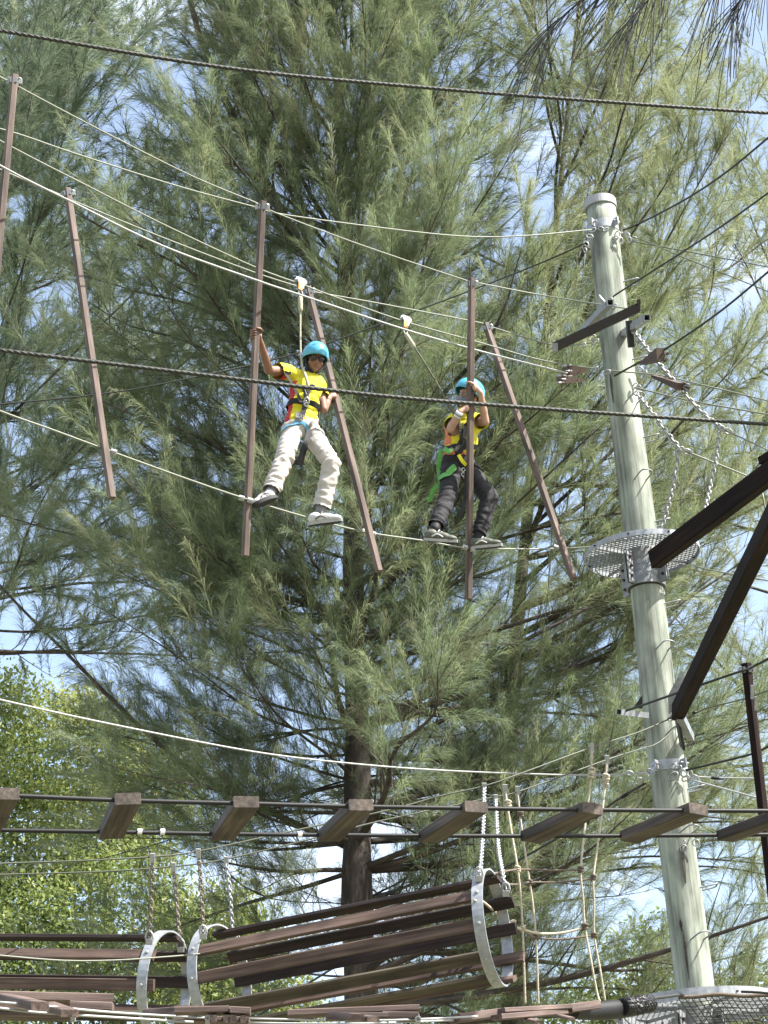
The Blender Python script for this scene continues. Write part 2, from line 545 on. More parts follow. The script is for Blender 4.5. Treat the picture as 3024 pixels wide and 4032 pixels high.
# bent steel foot staples up the pole
for (py, dx, dy) in ((1120, 1, -.1), (1425, 1, -.1), (1733, 1, -.1), (1905, .38, -1), (2064, 1, -.1), (1600, .5, -1), (2385, 1, -.1),
                     (2572, .42, -1), (2905, .42, -1), (3112, 1, -.1), (3499, 1, -.1), (3705, .42, -1), (3290, .5, -1)):
    z = pole_z(py); d = nrm((dx, dy, 0)); t = np.cross((0, 0, 1), d); rr = pole_r(z)
    c = np.array([PX, PY, z])
    q = []
    for k, (o, w, h) in enumerate(((-.03, -.055, -.02), (.10, -.055, 0), (.125, -.03, .012), (.125, .03, .012), (.10, .055, 0), (-.03, .055, -.02))):
        q.append(c + d * (rr + o) + t * w + np.array([0, 0, h]))
    m = MB(); m.tube(spline(q, .015), .0065, seg=6)
    m.build('foot_staple', 'galv_dull', pole, smooth=True)
# loose shackles and rings hooked into the two bands
def shackles(spots):
    for (px, py, R, ax) in spots:
        m = MB()
        d0 = proj((PX, PY, pole_z(min(max(py, 830), 3860))))[2]
        c = W(px, py, d0 - .16)
        m.ring(c, ax, R * .72, .0065, seg=14, ss=6, stretch=nrm((random.uniform(-1, 1), .1, random.uniform(-1, 1))))
        m.build('shackle', 'galv_bright' if random.random() < .6 else 'galv', pole, smooth=True)
shackles([(2335, 905, .022, (0, 1, .2)), (2365, 900, .02, (.3, 1, .4)), (2322, 930, .025, (0, 1, .1)), (2385, 905, .02, (.2, 1, -.3)),
          (2430, 925, .03, (.4, 1, .2)), (2455, 905, .026, (.1, 1, .5)), (2470, 925, .024, (.5, 1, 0)), (2445, 948, .024, (-.3, 1, .2)),
          (2308, 960, .024, (.1, 1, 0)), (2304, 985, .022, (.8, .6, 0)), (2478, 945, .022, (.2, 1, .4)), (2420, 940, .03, (.5, 1, .1)),
          (2500, 940, .02, (.3, 1, .3)),
          (2560, 3040, .03, (0, 1, .3)), (2535, 3055, .03, (.3, 1, .2)), (2480, 3045, .024, (.1, 1, .6)), (2665, 3030, .035, (.2, 1, .2)),
          (2690, 3045, .03, (.5, 1, .1)), (2715, 3050, .03, (.1, 1, .5)), (2735, 3062, .028, (.2, 1, .1)), (2650, 3055, .035, (.4, 1, 0)),
          (2665, 3090, .03, (1, .4, .1)), (2645, 3020, .03, (.2, 1, .3)), (2700, 3065, .026, (.3, 1, .3)), (2515, 3075, .024, (.2, 1, .4)),
          (2420, 1205, .02, (.2, 1, 0)), (2405, 1180, .02, (.5, 1, 0)),
          (2390, 1465, .024, (.2, 1, .3)), (2360, 1490, .024, (.4, 1, .1)), (2350, 1455, .022, (.1, 1, .2)), (2520, 1455, .03, (.2, 1, .3)), (2535, 1475, .03, (.6, 1, 0)), (2515, 1530, .024, (.2, 1, .2)),
          (2500, 1520, .024, (.5, 1, .1)), (2330, 1330, .03, (.2, 1, .3)), (2345, 1345, .024, (.3, 1, .1)), (2300, 1360, .018, (.1, 1, .2))])
# the two big rings hanging low on the pole
for (px, py) in ((2692, 3340), (2740, 3318)):
    m = MB(); d0 = proj((PX, PY, pole_z(3330)))[2] - r_lo - .01
    m.ring(W(px, py, d0), nrm((.1, 1, .15)), .026, .005, seg=18, ss=6)
    m.ring(W(px + 2, py - 26, d0), nrm((.8, .5, 0)), .012, .005, seg=12, ss=5)
    m.build('hanging_ring', 'galv_bright', pole, smooth=True)
# ------------------------------------------------------------------ round mesh platforms on the pole
def platform(zc, R, rim_h, sleeve_h, label, pitch=.034):
    r = pole_r(zc) + .004
    t = thing('round_platform', label, 'platform', (PX, PY, zc))
    c = np.array([PX, PY, zc])
    def hoop(name, rad, z0, h, th, mat, seg=64):
        m = MB(); v, f = [], []
        for i in range(seg):
            a = 2 * math.pi * i / seg; d = np.array([math.cos(a), math.sin(a), 0])
            for rr, zz in ((rad, z0), (rad, z0 + h), (rad - th, z0 + h), (rad - th, z0)):
                v.append(c + d * rr + np.array([0, 0, zz]))
        for i in range(seg):
            k = (i + 1) % seg
            for j in range(4):
                f.append((i * 4 + j, k * 4 + j, k * 4 + (j + 1) % 4, i * 4 + (j + 1) % 4))
        m.add(v, f)
        return m.build(name, mat, t)
    hoop('rim', R, 0, rim_h, .006, 'galv')
    hoop('sleeve', r + .022, -sleeve_h, sleeve_h + .03, .016, 'galv_dull', 40)
    hoop('gasket', r + .008, -sleeve_h - .012, .011, .010, 'black_steel', 40)
    # expanded metal floor: two families of thin strands, woven 3 mm apart
    m = MB()
    for fam, an in ((0, math.radians(33)), (1, math.radians(-33))):
        d = np.array([math.cos(an), math.sin(an), 0]); q = np.array([-d[1], d[0], 0])
        k = -R + pitch / 2
        while k < R:
            h = math.sqrt(max(0, (R - .007) ** 2 - k * k))
            segs = [(-h, h)]
            if abs(k) < r + .024:
                hh = math.sqrt((r + .024) ** 2 - k * k); segs = [(-h, -hh), (hh, h)]
            for a, b in segs:
                if b - a > .01:
                    m.box(c + q * k + d * (a + b) / 2 + np.array([0, 0, rim_h - .016 + fam * .007]), d * (b - a) / 2, q * .0042, np.array([0, 0, .003]))
            k += pitch
    m.build('mesh_floor', 'galv_dull', t)
    # radial arms under the floor and the clamp flanges of the sleeve
    for i in range(4):
        a = 2 * math.pi * (i + .35) / 4; d = np.array([math.cos(a), math.sin(a), 0]); s_ = np.cross((0, 0, 1), d)
        m = MB()
        m.beam(c + d * (r + .022) + np.array([0, 0, rim_h - .04]), c + d * (R - .008) + np.array([0, 0, rim_h - .035]), (0, 0, 1), .008, .026)
        m.build('arm', 'galv_dull', t)
    for a in (math.radians(-132), math.radians(-48), math.radians(48), math.radians(132)):
        d = np.array([math.cos(a), math.sin(a), 0]); s_ = np.cross((0, 0, 1), d)
        m = MB()
        for sg in (-1, 1):
            m.box(c + d * (r + .062) + s_ * sg * .012 + np.array([0, 0, -sleeve_h / 2]), d * .042, s_ * .004, np.array([0, 0, sleeve_h / 2]))
        fl = m.build('flange', 'galv_dull', t)
        for hz in (-.2, -.5, -.8):
            b = MB(); p = c + d * (r + .07) + np.array([0, 0, hz * sleeve_h])
            b.tube([p - s_ * .034, p - s_ * .033, p - s_ * .018, p + s_ * .018, p + s_ * .033, p + s_ * .034], [.002, .013, .013, .013, .013, .002], seg=6)
            b.build('bolt', 'dark_steel', fl)
    for a in (-1.9, -1.55, -1.1, -.75):
        d = np.array([math.cos(a), math.sin(a), 0])
        for hz in (-.35, -.72):
            b = MB(); p = c + d * (r + .02) + np.array([0, 0, hz * sleeve_h])
            b.tube([p, p + d * .001, p + d * .006, p + d * .007], [.002, .02, .02, .002], seg=10)
            b.tube([p + d * .006, p + d * .018], .009, seg=6)
            b.build('bolt', 'galv', t)
    for a in (-2.6, -1.9, -1.2, -.5, .3, 1.1, 1.9, 2.7):
        d = np.array([math.cos(a), math.sin(a), 0])
        b = MB(); p = c + d * R + np.array([0, 0, rim_h * .5])
        b.tube([p - d * .02, p + d * .012], .008, seg=6)
        b.build('bolt', 'dark_steel', t)
    return t
z_up = pole_z(2192)
R_up = .485
platform(z_up, R_up, .046, .29, 'upper round galvanised mesh platform ringing the timber pole beside the last hanging post')
# the lower one: its near rim reaches pixel row 3893
R_low = .64
z_low = pole_z(3935)
for _ in range(40):
    d = nrm((-PX, -PY, 0)); y = proj(np.array([PX, PY, z_low + .07]) + d * R_low)[1]
    z_low += (y - 3893) * .0015
platform(z_low, R_low, .08, .34, 'lower round mesh platform at the foot of the view under the netting', pitch=.046)

# ------------------------------------------------------------------ cables
def dfoot(x): return 14.3 + 3.1 * x / 2400.0
def cable(label, pts, r, mat, step=.10, twist=False, group=None, name='cable', seg=6, cat='cable'):
    """pts: (px, py, depth) or world points."""
    P = [np.asarray(p[1], float) if p[0] == 'w' else W(*p) for p in pts]
    q = spline(P, step if not twist else .006)
    m = MB()
    if twist:
        m.tube(q, r, seg=24, lobes=4, pitch=r * 14, depth=.5)
    else:
        m.tube(q, r, seg=seg)
    o = m.build(name, mat, None, smooth=True)
    return tag(o, label, cat, group)
ext = lambda a, b, k: tuple(np.array(a) + (np.array(a) - np.array(b)) * k)
FOOT = [(x, y, dfoot(x)) for x, y in ((-300, 1490), (0, 1618), (200, 1690), (430, 1775), (700, 1873), (960, 1962), (1240, 2046), (1450, 2097), (1660, 2128), (1840, 2158), (2010, 2162), (2200, 2160))]
Prim = W(2402, 2150, 17.15)
cable('pale foot cable the two climbers stand on, ending at the round platform', FOOT + [('w', Prim)], 0.00735, 'cable_pale', seg=8)
odd = lambda x: dfoot(x) + .45
evn = lambda x: dfoot(x) + 1.25
mid_ = lambda x: dfoot(x) + .85
cable('sagging pale cable along the upright post tops down to the dark cross arm',
      [(-300, 140, odd(-300)), (60, 335, odd(60)), (400, 515, odd(400)), (760, 695, odd(760)), (1012, 800, odd(1030)), (1056, 826, odd(1050)), (1400, 957, odd(1400)), (1843, 1107, odd(1857)), (1872, 1112, odd(1860)), (2150, 1165, odd(2150)), (2488, 1218, 17.0)], 0.00595, 'cable_pale')
cable('pale line sagging from the gripped post to the top band of the pole',
      [(-300, 440, odd(-300) + .1), (20, 512, odd(20) + .1), (300, 606, odd(300) + .1), (700, 733, odd(700) + .1), (1015, 818, odd(1015) + .1), (1100, 842, odd(1100) + .12), (1400, 884, odd(1400) + .1), (1700, 920, odd(1700) + .1), (1900, 933, odd(1900) + .2), (2100, 926, odd(2100) + .2), (2330, 904, 18.05)], 0.00595, 'cable_pale')
cable('taut belay cable carrying both pulleys over the climbers',
      [(-300, 380, mid_(-300)), (30, 570, mid_(30)), (350, 735, mid_(350)), (640, 882, mid_(640)), (1000, 1050, mid_(1000)), (1180, 1117, mid_(1180)), (1300, 1162, mid_(1300)), (1590, 1265, mid_(1590)), (1900, 1352, mid_(1900)), (2150, 1422, mid_(2150)), (2400, 1458, 17.7), (2600, 1478, 17.5), (2750, 1512, 17.3), (3024, 1578, 16.8), (3300, 1650, 16.5)], 0.0063, 'cable_pale')
cable('brightest white lower belay cable crossing in front of the hanging posts',
      [(-300, 480, mid_(-300) - .9), (30, 668, mid_(30) - .9), (265, 786, mid_(265) - .85), (640, 968, mid_(640) - .8), (1015, 1105, mid_(1015) - .7), (1180, 1160, mid_(1180) - .6), (1590, 1296, mid_(1590) - .5), (1900, 1385, mid_(1900) - .4), (2235, 1470, 17.2)], 0.0077, 'cable_white')
cable('cable strung along the tops of the posts that lean to the pole',
      [(-300, 520, evn(-300)), (30, 680, evn(30)), (250, 772, evn(250)), (290, 792, evn(290)), (640, 935, evn(640)), (1000, 1072, evn(1000)), (1205, 1138, evn(1205)), (1240, 1150, evn(1240)), (1500, 1196, evn(1500)), (1895, 1272, evn(1900)), (1925, 1284, evn(1925)), (2180, 1358, evn(2180)), (2330, 1350, 17.9)], 0.00595, 'cable_pale')
cable('thick dark rope crossing the top of the view',
      [(-200, 83, 6.6), (0, 120, 6.6), (900, 268, 6.9), (1700, 347, 7.2), (2400, 402, 7.4), (3024, 445, 7.6), (3300, 462, 7.7)], .0060, 'cable_dark', twist=True, cat='rope', name='rope')
cable('thick twisted dark steel rope passing in front of both climbers',
      [(-200, 1352, 6.2), (0, 1379, 6.2), (750, 1470, 6.4), (1500, 1558, 6.6), (2200, 1614, 6.8), (3024, 1671, 7.0), (3300, 1688, 7.05)], .0060, 'cable_dark', twist=True, cat='rope', name='rope')
cable('thin dark cable running behind the climber in white trousers up to the pole top',
      [(-200, 1600, 17.6), (0, 1592, 17.6), (440, 1546, 17.8), (720, 1495, 17.9), (1060, 1420, 18.1), (1300, 1348, 18.2), (1850, 1145, 18.4), (2150, 1027, 18.4), (2310, 955, 18.2)], .007, 'cable_dark')
cable('thin drop line hanging from the pole top shackle past the cross arm',
      [(2304, 1000, 18.1), (2292, 1110, 18.0), (2245, 1430, 17.8), (2200, 1700, 17.6), (2150, 2400, 17.2), (2080, 2800, 17.0), (2010, 3070, 16.8)], 0.00385, 'cable_green')
cable('dark stay rising from the pole top band into the bright sky',
      [(2455, 905, 18.0), (2510, 884, 18.0), (2690, 790, 17.0), (2849, 686, 16.0), (3024, 543, 15.0), (3300, 310, 14)], .0085, 'cable_dark')
cable('dark stay rising from beside the square tube end on the pole',
      [(2415, 1168, 17.6), (2440, 1150, 17.6), (2671, 1003, 16.6), (2850, 885, 15.8), (3024, 760, 15.0), (3300, 555, 14)], .008, 'cable_dark')
cable('dark stay rising through the ribbed brown spring above the long chain',
      [(2420, 1480, 17.4), (2520, 1425, 17.2), (2608, 1382, 16.8), (2820, 1238, 15.8), (3024, 1071, 15.0), (3300, 835, 14)], .009, 'cable_dark')
cable('green cable leaving the pole top band with the shallower fall',
      [(2487, 950, 18.0), (2692, 988, 17.6), (3024, 1051, 17.0), (3300, 1105, 16.5)], 0.0049, 'cable_green')
cable('green cable leaving the pole top band with the steeper fall',
      [(2480, 930, 18.0), (2540, 948, 17.9), (2677, 1008, 17.4), (3024, 1148, 16.6), (3300, 1270, 16)], 0.0049, 'cable_green')
cable('pale cable with a long splice leaving the pole below the springs',
      [(2500, 1525, 17.5), (2530, 1533, 17.4), (2720, 1578, 17.1), (3024, 1632, 16.6), (3300, 1682, 16.2)], 0.00735, 'cable_pale')
cable('pale cable leaving the upper chain joint under the twisted rope',
      [(2845, 1690, 16.9), (2960, 1742, 16.7), (3024, 1772, 16.6), (3300, 1900, 16.2)], 0.00735, 'cable_pale')
cable('pale cable from the lower chain joint running down behind the dark beam',
      [(2690, 1772, 17.0), (2960, 1882, 16.9), (3024, 1912, 16.85), (3300, 2030, 16.6)], 0.00735, 'cable_pale')
cable('pale cable leaving the rim of the upper platform behind the two beams',
      [(2735, 2228, 17.0), (2790, 2243, 16.9), (3024, 2287, 16.6), (3300, 2340, 16.3)], 0.00665, 'cable_pale')
cable('short thin pale line dropping between the two dark beams',
      [(3000, 1930, 15.6), (3014, 2010, 15.55), (3022, 2060, 15.5)], 0.007, 'cable_pale')
cable('white cable stretching low across the tree to the band above the plank bridge',
      [(-300, 2680, 13.6), (0, 2755, 14.0), (430, 2850, 14.6), (1000, 2960, 15.3), (1400, 3008, 15.8), (1750, 3034, 16.2), (2100, 3048, 16.4), (2350, 3052, 16.5), (2560, 3042, 16.35)], 0.007, 'cable_white')
HA = [(-300, 3416, 12.9), (0, 3400, 13.2), (300, 3390, 13.3), (600, 3374, 13.4), (780, 3352, 13.5), (1100, 3283, 13.7), (1560, 3183, 14.0), (1700, 3142, 14.1), (1907, 3095, 14.2), (2033, 3052, 14.3), (2327, 2944, 14.7), (2500, 2888, 15.2), (2604, 2845, 15.5), (2662, 2818, 15.65)]
cable('near green hanger cable the barrel chains and rope net hang from', HA, 0.00595, 'cable_green')
HB = [(-300, 3455, 13.7), (0, 3444, 13.9), (400, 3432, 14.0), (690, 3411, 14.1), (890, 3383, 14.2), (1250, 3297, 14.4), (1500, 3232, 14.6), (1952, 3137, 14.9), (2045, 3116, 14.95), (2394, 2990, 15.4), (2520, 2950, 15.8), (2600, 2920, 16.1), (2730, 2810, 16.3), (2929, 2752, 16.0), (3024, 2720, 15.8), (3300, 2640, 15.4)]
cable('far green hanger cable passing behind the pole over the rope net', HB, 0.00595, 'cable_green')
cable('dark cable from the bracket on the pole over the bolted dark post top',
      [(2445, 2805, 16.2), (2500, 2787, 15.9), (2726, 2708, 15.3), (2911, 2645, 15.0), (2960, 2628, 15.0), (3024, 2595, 14.9), (3300, 2470, 14.5)], .0095, 'cable_dark')
cable('dark cable from the lower band rising behind the dark post',
      [(2700, 3033, 16.0), (2957, 2970, 15.7), (3024, 2940, 15.6), (3300, 2830, 15.2)], .0095, 'cable_dark')
cable('level cable with a black sleeve leaving the lower band',
      [(2735, 3056, 16.0), (2800, 3062, 16.0), (3024, 3066, 15.8), (3300, 3070, 15.6)], 0.0063, 'cable_white')
cable('bright cable falling from the lower band past the foot of the dark post',
      [(2725, 3072, 16.0), (2800, 3092, 15.9), (2985, 3142, 15.6), (3024, 3150, 15.5), (3300, 3215, 15.2)], 0.00735, 'cable_white')
cable('dark stay slanting down from the lower band behind the rope net',
      [(2540, 3085, 16.3), (2430, 3150, 16.6), (2303, 3238, 16.9), (1970, 3428, 17.6), (1600, 3640, 18.4), (1250, 3850, 19.2), (1000, 4010, 19.8), (-300, 4850, 21.9)], .010, 'cable_dark')
cable('thin cable swagging in front of the barrel slats',
      [(-300, 3735, 12.6), (0, 3762, 12.8), (250, 3782, 13.0), (450, 3781, 13.15), (620, 3770, 13.3), (790, 3755, 13.5), (1000, 3725, 13.7), (1150, 3690, 14.2)], 0.00525, 'cable_pale')
cable('dark cable dipping behind the second barrel',
      [(1150, 3688, 14.5), (1400, 3610, 14.8), (1660, 3530, 15.0), (1800, 3480, 15.3)], .008, 'cable_dark')
# black heat-shrink sleeves and swage clamps on the cables
def sleeve(label, a, b, d, r, mat='hose_black', name='cable_sleeve', cat='cable sleeve', group=None):
    m = MB(); P = spline([W(*a, d), W(*b, d)], .02)
    n = len(P); R = np.full(n, r); R[0] = R[-1] = r * .7
    m.tube(P, R, seg=8)
    o = m.build(name, mat, None, smooth=True)
    tag(o, label, cat, group)
sleeve('black sleeve on the level cable right of the lower band', (2800, 3063), (2850, 3065), 15.98, .014)
sleeve('black sleeve on the dark stay slanting down from the lower band', (2445, 3142), (2480, 3120), 16.5, .016)
sleeve('black sleeve on the green cable just past the tube bracket', (2725, 2808), (2745, 2803), 16.28, .014)
sleeve('black sleeve on the dark stay next to the pole top', (2500, 889), (2518, 881), 17.98, .014)
for (px, py, d, lab) in ((2250, 910, 18.0, 'swage clamp at the pole top end of the sagging line'), (2362, 3053, 16.45, 'bright wire clamp where the white low cable meets the lower band'),
                         (2288, 4028, 13.5, 'wire clamp low beside the netting')):
    m = MB()
    for k in (-1, 0, 1):
        c = W(px + k * 18, py, d)
        m.ring(c, nrm(CR), .012, .005, seg=10, ss=5)
        m.box(c + CU * .014, CR * .006, CU * .005, CF * .014)
    o = m.build('wire_clamp', 'galv_bright', None); tag(o, lab, 'clamp', 'wire clamps on the cables')

# ------------------------------------------------------------------ hanging brown posts
def post(top, bot, w, h, label, cpx, turn=0.0, mat='post_wood', clamp=True, topclamp=True):
    a, b = W(*top), W(*bot)
    x = nrm(b - a)
    t = thing('hanging_post', label, 'post', a, 'hanging posts of the swinging walk')
    # square section, turned so that one face looks at the sun side and one into shade
    n0 = nrm(np.cross(x, CR)); n = nrm(n0 * math.cos(turn) + np.cross(x, n0) * math.sin(turn))
    m = MB(); m.beam(a, b, n, w, h, bev=.006)
    m.build('beam', mat, t)
    if topclamp:
        c = a + x * .05
        s_ = nrm(np.cross(x, CF))
        m = MB()
        m.box(c, s_ * (w * .53), np.cross(s_, x) * (h * .53), x * .022)
        m.build('cap_plate', 'galv_dull', t)
        for sg in (-1, 1):
            m = MB()
            m.ring(c + s_ * sg * (w * .75) - x * .01, nrm(CF + .3 * CU), .018, .006, seg=10, ss=5)
            m.box(c + s_ * sg * (w * .95), s_ * .012, CF * .012, x * .018)
            m.build('clamp', 'galv_bright', t, smooth=False)
    if clamp:
        c = W(*cpx)
        s_ = nrm(W(cpx[0] + 50, cpx[1] + 14, cpx[2]) - c)
        for sg in (-1, 1):
            m = MB(); p = c + s_ * sg * (w * .72)
            m.tube([p - s_ * .022, p - s_ * .020, p + s_ * .020, p + s_ * .022], [.012, .022, .022, .012], seg=10)
            m.build('clamp', 'galv_bright', t, smooth=False)
    return t
def pd(a, b, y):     # depth on a post at a pixel row (perspective exact)
    A, B = W(*a), W(*b)
    best = min((abs(proj(A + (B - A) * k)[1] - y), k) for k in np.linspace(0, 1, 801))
    return A + (B - A) * best[1]
PT = {1: ((58, 297, odd(50)), (-38, 1330, dfoot(-20) - .2)), 2: ((265, 745, evn(262)), (441, 1962, dfoot(430) - .25)),
      3: ((1034, 793, odd(1034)), (965, 2188, dfoot(960) - .05)), 4: ((1212, 1132, evn(1212)), (1493, 2250, dfoot(1450) - .25)),
      5: ((1857, 1096, odd(1857)), (1845, 2358, dfoot(1845) - .05)), 6: ((1912, 1275, evn(1912)), (2258, 2278, dfoot(2200) - .25))}
post(*PT[1], .048, .052, 'brown post cut by the edge of the view, its head higher than all others', None, turn=-.45, clamp=False)
post(*PT[2], .048, .052, 'brown post leaning alone between the edge post and the gripped post', (430, 1775, dfoot(430)), turn=-.45)
post(*PT[3], .048, .052, 'upright brown post gripped by the raised hand of the climber in white trousers', (968, 1966, dfoot(960)), turn=-.45)
post(*PT[4], .048, .052, 'brown post leaning behind the blue helmet of the climber in white trousers', (1453, 2098, dfoot(1450)), turn=-.45)
post(*PT[5], .048, .052, 'upright brown post hugged by the climber in black trousers', (1847, 2160, dfoot(1845)), turn=-.45)
post(*PT[6], .048, .052, 'brown post leaning between the hugging climber and the timber pole', (2205, 2160, dfoot(2200)), turn=-.45)
t = post((2938, 2612, 15.05), (3046, 3560, 14.6), .058, .06, 'near black weathered post with a bolted grey head right of the pole', None, turn=.9, mat='beam_wood', clamp=False)
m = MB(); m.box(W(2962, 2725, 14.9), CR * .012, CU * .05, CF * .012); m.box(W(2976, 2770, 14.9), CR * .01, CU * .05, CF * .012)
m.build('side_plate', 'galv', t)

# ------------------------------------------------------------------ pulley trolleys and lanyards
def trolley(px, py, d, label, wheel_mat, lan, lanlabel):
    c = W(px, py, d)
    t = thing('pulley', label, 'pulley', c, 'pulleys on the belay cable')
    cd = nrm(W(px + 100, py + 38, d + .13) - c)           # cable direction
    up = nrm(np.array([0, 0, 1]) - cd * cd[2]); sd = np.cross(cd, up)
    for k in (-1, 1):
        m = MB(); p = c + cd * .028 * k + up * .012
        m.tube([p - sd * .014, p - sd * .012, p - sd * .004, p + sd * .004, p + sd * .012, p + sd * .014], [.012, .026, .019, .019, .026, .012], seg=16)
        m.build('wheel', 'galv_bright' if k < 0 else wheel_mat, t, smooth=False)
    for sg in (-1, 1):
        m = MB(); o = sd * .018 * sg
        poly = [(-.048, .016), (-.026, .034), (.026, .034), (.048, .016), (.022, -.04), (.014, -.07), (-.014, -.07), (-.022, -.04)]
        v = [c + o + cd * x + up * z + sd * .003 * s2 for s2 in (-1, 1) for x, z in poly]
        f = [tuple(range(8)), tuple(reversed(range(8, 16)))] + [((i + 1) % 8, i, 8 + i, 8 + (i + 1) % 8) for i in range(8)]
        m.add(v, f); m.build('side_plate', 'galv_dull', t)
    m = MB(); m.box(c - up * .040 - CF * .026, cd * .017, up * .032, sd * .005 + CF * .004)
    m.build('yellow_guard', wheel_mat, t)
    m = MB(); m.ring(c - up * .105, sd, .018, .0055, seg=14, ss=6, stretch=up)
    m.build('carabiner', 'alloy', t, smooth=True)
    pts = [c - up * .13] + [W(*p) for p in lan]
    m = MB(); q = spline(pts, .03); n = len(q)
    m.tube(q, [.0075 if i < n * .72 else .012 for i in range(n)], seg=8)
    o = m.build('lanyard', 'lanyard_dark' if 'slanting' in lanlabel else 'lanyard', None, smooth=True)
    tag(o, lanlabel, 'lanyard', 'safety lanyards')
    m = MB(); p0 = pts[0]; dn = nrm(pts[1] - pts[0])
    m.tube([p0 + dn * .0, p0 + dn * .02, p0 + dn * .14, p0 + dn * .16], [.013, .019, .019, .012], seg=8)
    m.build('stitched_end', 'lanyard', o, smooth=True) if False else None
    sl = MB(); sl.tube([p0, p0 + dn * .02, p0 + dn * .13, p0 + dn * .15], [.013, .019, .019, .012], seg=8)
    sl.build('stitched_end', 'lanyard', o, smooth=True)
    return t
trolley(1184, 1112, mid_(1184), 'steel pulley with an amber guard above the climber in white trousers', 'orange_wheel',
        [(1185, 1400, 16.40), (1206, 1490, 16.22), (1217, 1535, 16.2)], 'pale lanyard dropping straight to the climber in white trousers')
trolley(1598, 1262, mid_(1598), 'white and amber pulley ahead of the climber in black trousers', 'orange_wheel',
        [(1700, 1474, 17.05), (1755, 1572, 16.98), (1800, 1650, 16.92)], 'slanting lanyard to the climber in black trousers')

# ------------------------------------------------------------------ cross arm with two square tubes on the pole
ca = thing('cross_arm', 'dark steel cross arm with two grey square tubes on the upper pole', 'bracket', W(2370, 1290, 17.2))
m = MB(); A, B = W(2186, 1366, 17.15), W(2514, 1212, 16.85)
m.beam(A, B, CU, .05, .075); m.build('bar', 'dark_steel', ca)
m = MB(); m.box(B + CU * .02, CR * .012, CU * .05, CF * .03); m.build('end_plate', 'dark_steel', ca)
m = MB(); m.box(A - CU * .005, CR * .02, CU * .035, CF * .04); m.build('end_plate', 'galv_dull', ca)
def sq_tube(p, q, s, mat, parent, up=None):
    p, q = np.asarray(p, float), np.asarray(q, float)
    x = nrm(q - p); z = nrm(CU - x * (CU @ x)) if up is None else nrm(up - x * (np.asarray(up) @ x)); y = np.cross(x, z)
    v, f = [], []
    for o in (p, q):
        for h in (s / 2, s / 2 - .005):
            for a, b in ((-1, -1), (1, -1), (1, 1), (-1, 1)):
                v.append(o + y * a * h + z * b * h)
    for i in range(4):
        k = (i + 1) % 4
        f += [(i, k, 8 + k, 8 + i), (4 + k, 4 + i, 12 + i, 12 + k), (k, i, 4 + i, 4 + k), (8 + i, 8 + k, 12 + k, 12 + i)]
    m = MB(); m.add(v, f)
    return m.build('square_tube', mat, parent)
sq_tube(W(2403, 1190, 16.95), W(2285, 1312, 18.0), .055, 'galv', ca)
sq_tube(W(2548, 1250, 17.1), W(2440, 1325, 18.0), .055, 'galv', ca)
m = MB(); m.tube([W(2358, 1165, 17.0), W(2386, 1198, 16.98)], .012, seg=8); m.build('pin', 'galv', ca)
m = MB(); m.beam(W(2476, 1262, 17.6), W(2486, 1368, 17.62), CF, .05, .11); m.build('back_plate', 'black_steel', ca)

# ribbed brown springs that take up the shock of the belay cables
def spring(a, b, label, w=.055):
    A, B = W(*a), W(*b); x = nrm(B - A); ln = np.linalg.norm(B - A)
    t = thing('cable_spring', label, 'spring', A, 'ribbed brown cable springs')
    z = nrm(CU - x * (CU @ x)); y = np.cross(x, z)
    m = MB(); m.add([A + z * .012, A - z * .012, B + z * w, B - z * w, A + z * .012 + y * .05, A - z * .012 + y * .05, B + z * w + y * .07, B - z * w + y * .07],
                    [(0, 2, 3, 1), (4, 5, 7, 6), (0, 4, 6, 2), (1, 3, 7, 5), (0, 1, 5, 4), (2, 6, 7, 3)])
    m.build('housing', 'spring_brown', t)
    for k in range(6):
        m = MB(); p = B - z * w * .85 + z * w * 1.7 * (k % 3) / 2 - x * .02 - y * .012 + x * (.05 * (k // 3))
        m.tube([p - x * .01, p + x * .034], .011, seg=8)
        m.build('spring_end', 'galv_dull' if k % 2 else 'spring_brown', t)
    return t
spring((2312, 1458, 17.5), (2236, 1462, 17.4), 'dark ribbed cable spring just above its rusty twin beside the pole')
spring((2300, 1498, 17.45), (2212, 1494, 17.3), 'rusty ribbed cable spring below its darker twin beside the pole', .035)
spring((2540, 1432, 17.1), (2616, 1396, 16.75), 'ribbed spring on the dark stay that climbs away from the pole')
spring((2582, 1482, 17.3), (2690, 1522, 17.0), 'flat brown spring lying under the belay cable behind the long chain', .03)

# ------------------------------------------------------------------ chains right of the pole
def chain(label, pts, link=.05, r=.0075, w=.016, mat='galv_bright', group='galvanised chains'):
    m = MB(); m.chain(spline([W(*p) for p in pts], .02), link, r, w)
    o = m.build('chain', mat, None, smooth=True); return tag(o, label, 'chain', group)
chain('long bright chain slanting from the cross arm to the upper joint', [(2478, 1280, 17.6), (2560, 1390, 17.3), (2660, 1510, 17.1), (2760, 1620, 17.0), (2838, 1684, 16.9)], .056, .009, .018)
chain('bright chain hanging from the upper joint to the dark beam', [(2832, 1690, 16.9), (2824, 1780, 16.85), (2800, 1900, 16.7), (2775, 2010, 16.5)])
chain('bright chain slanting from below the springs to the lower joint', [(2502, 1545, 17.4), (2560, 1615, 17.2), (2615, 1690, 17.1), (2678, 1768, 17.0)], .052, .008, .017)
chain('bright chain hanging from the lower joint to the upper platform', [(2672, 1772, 17.0), (2662, 1850, 16.95), (2635, 1980, 16.9), (2592, 2118, 16.85)])
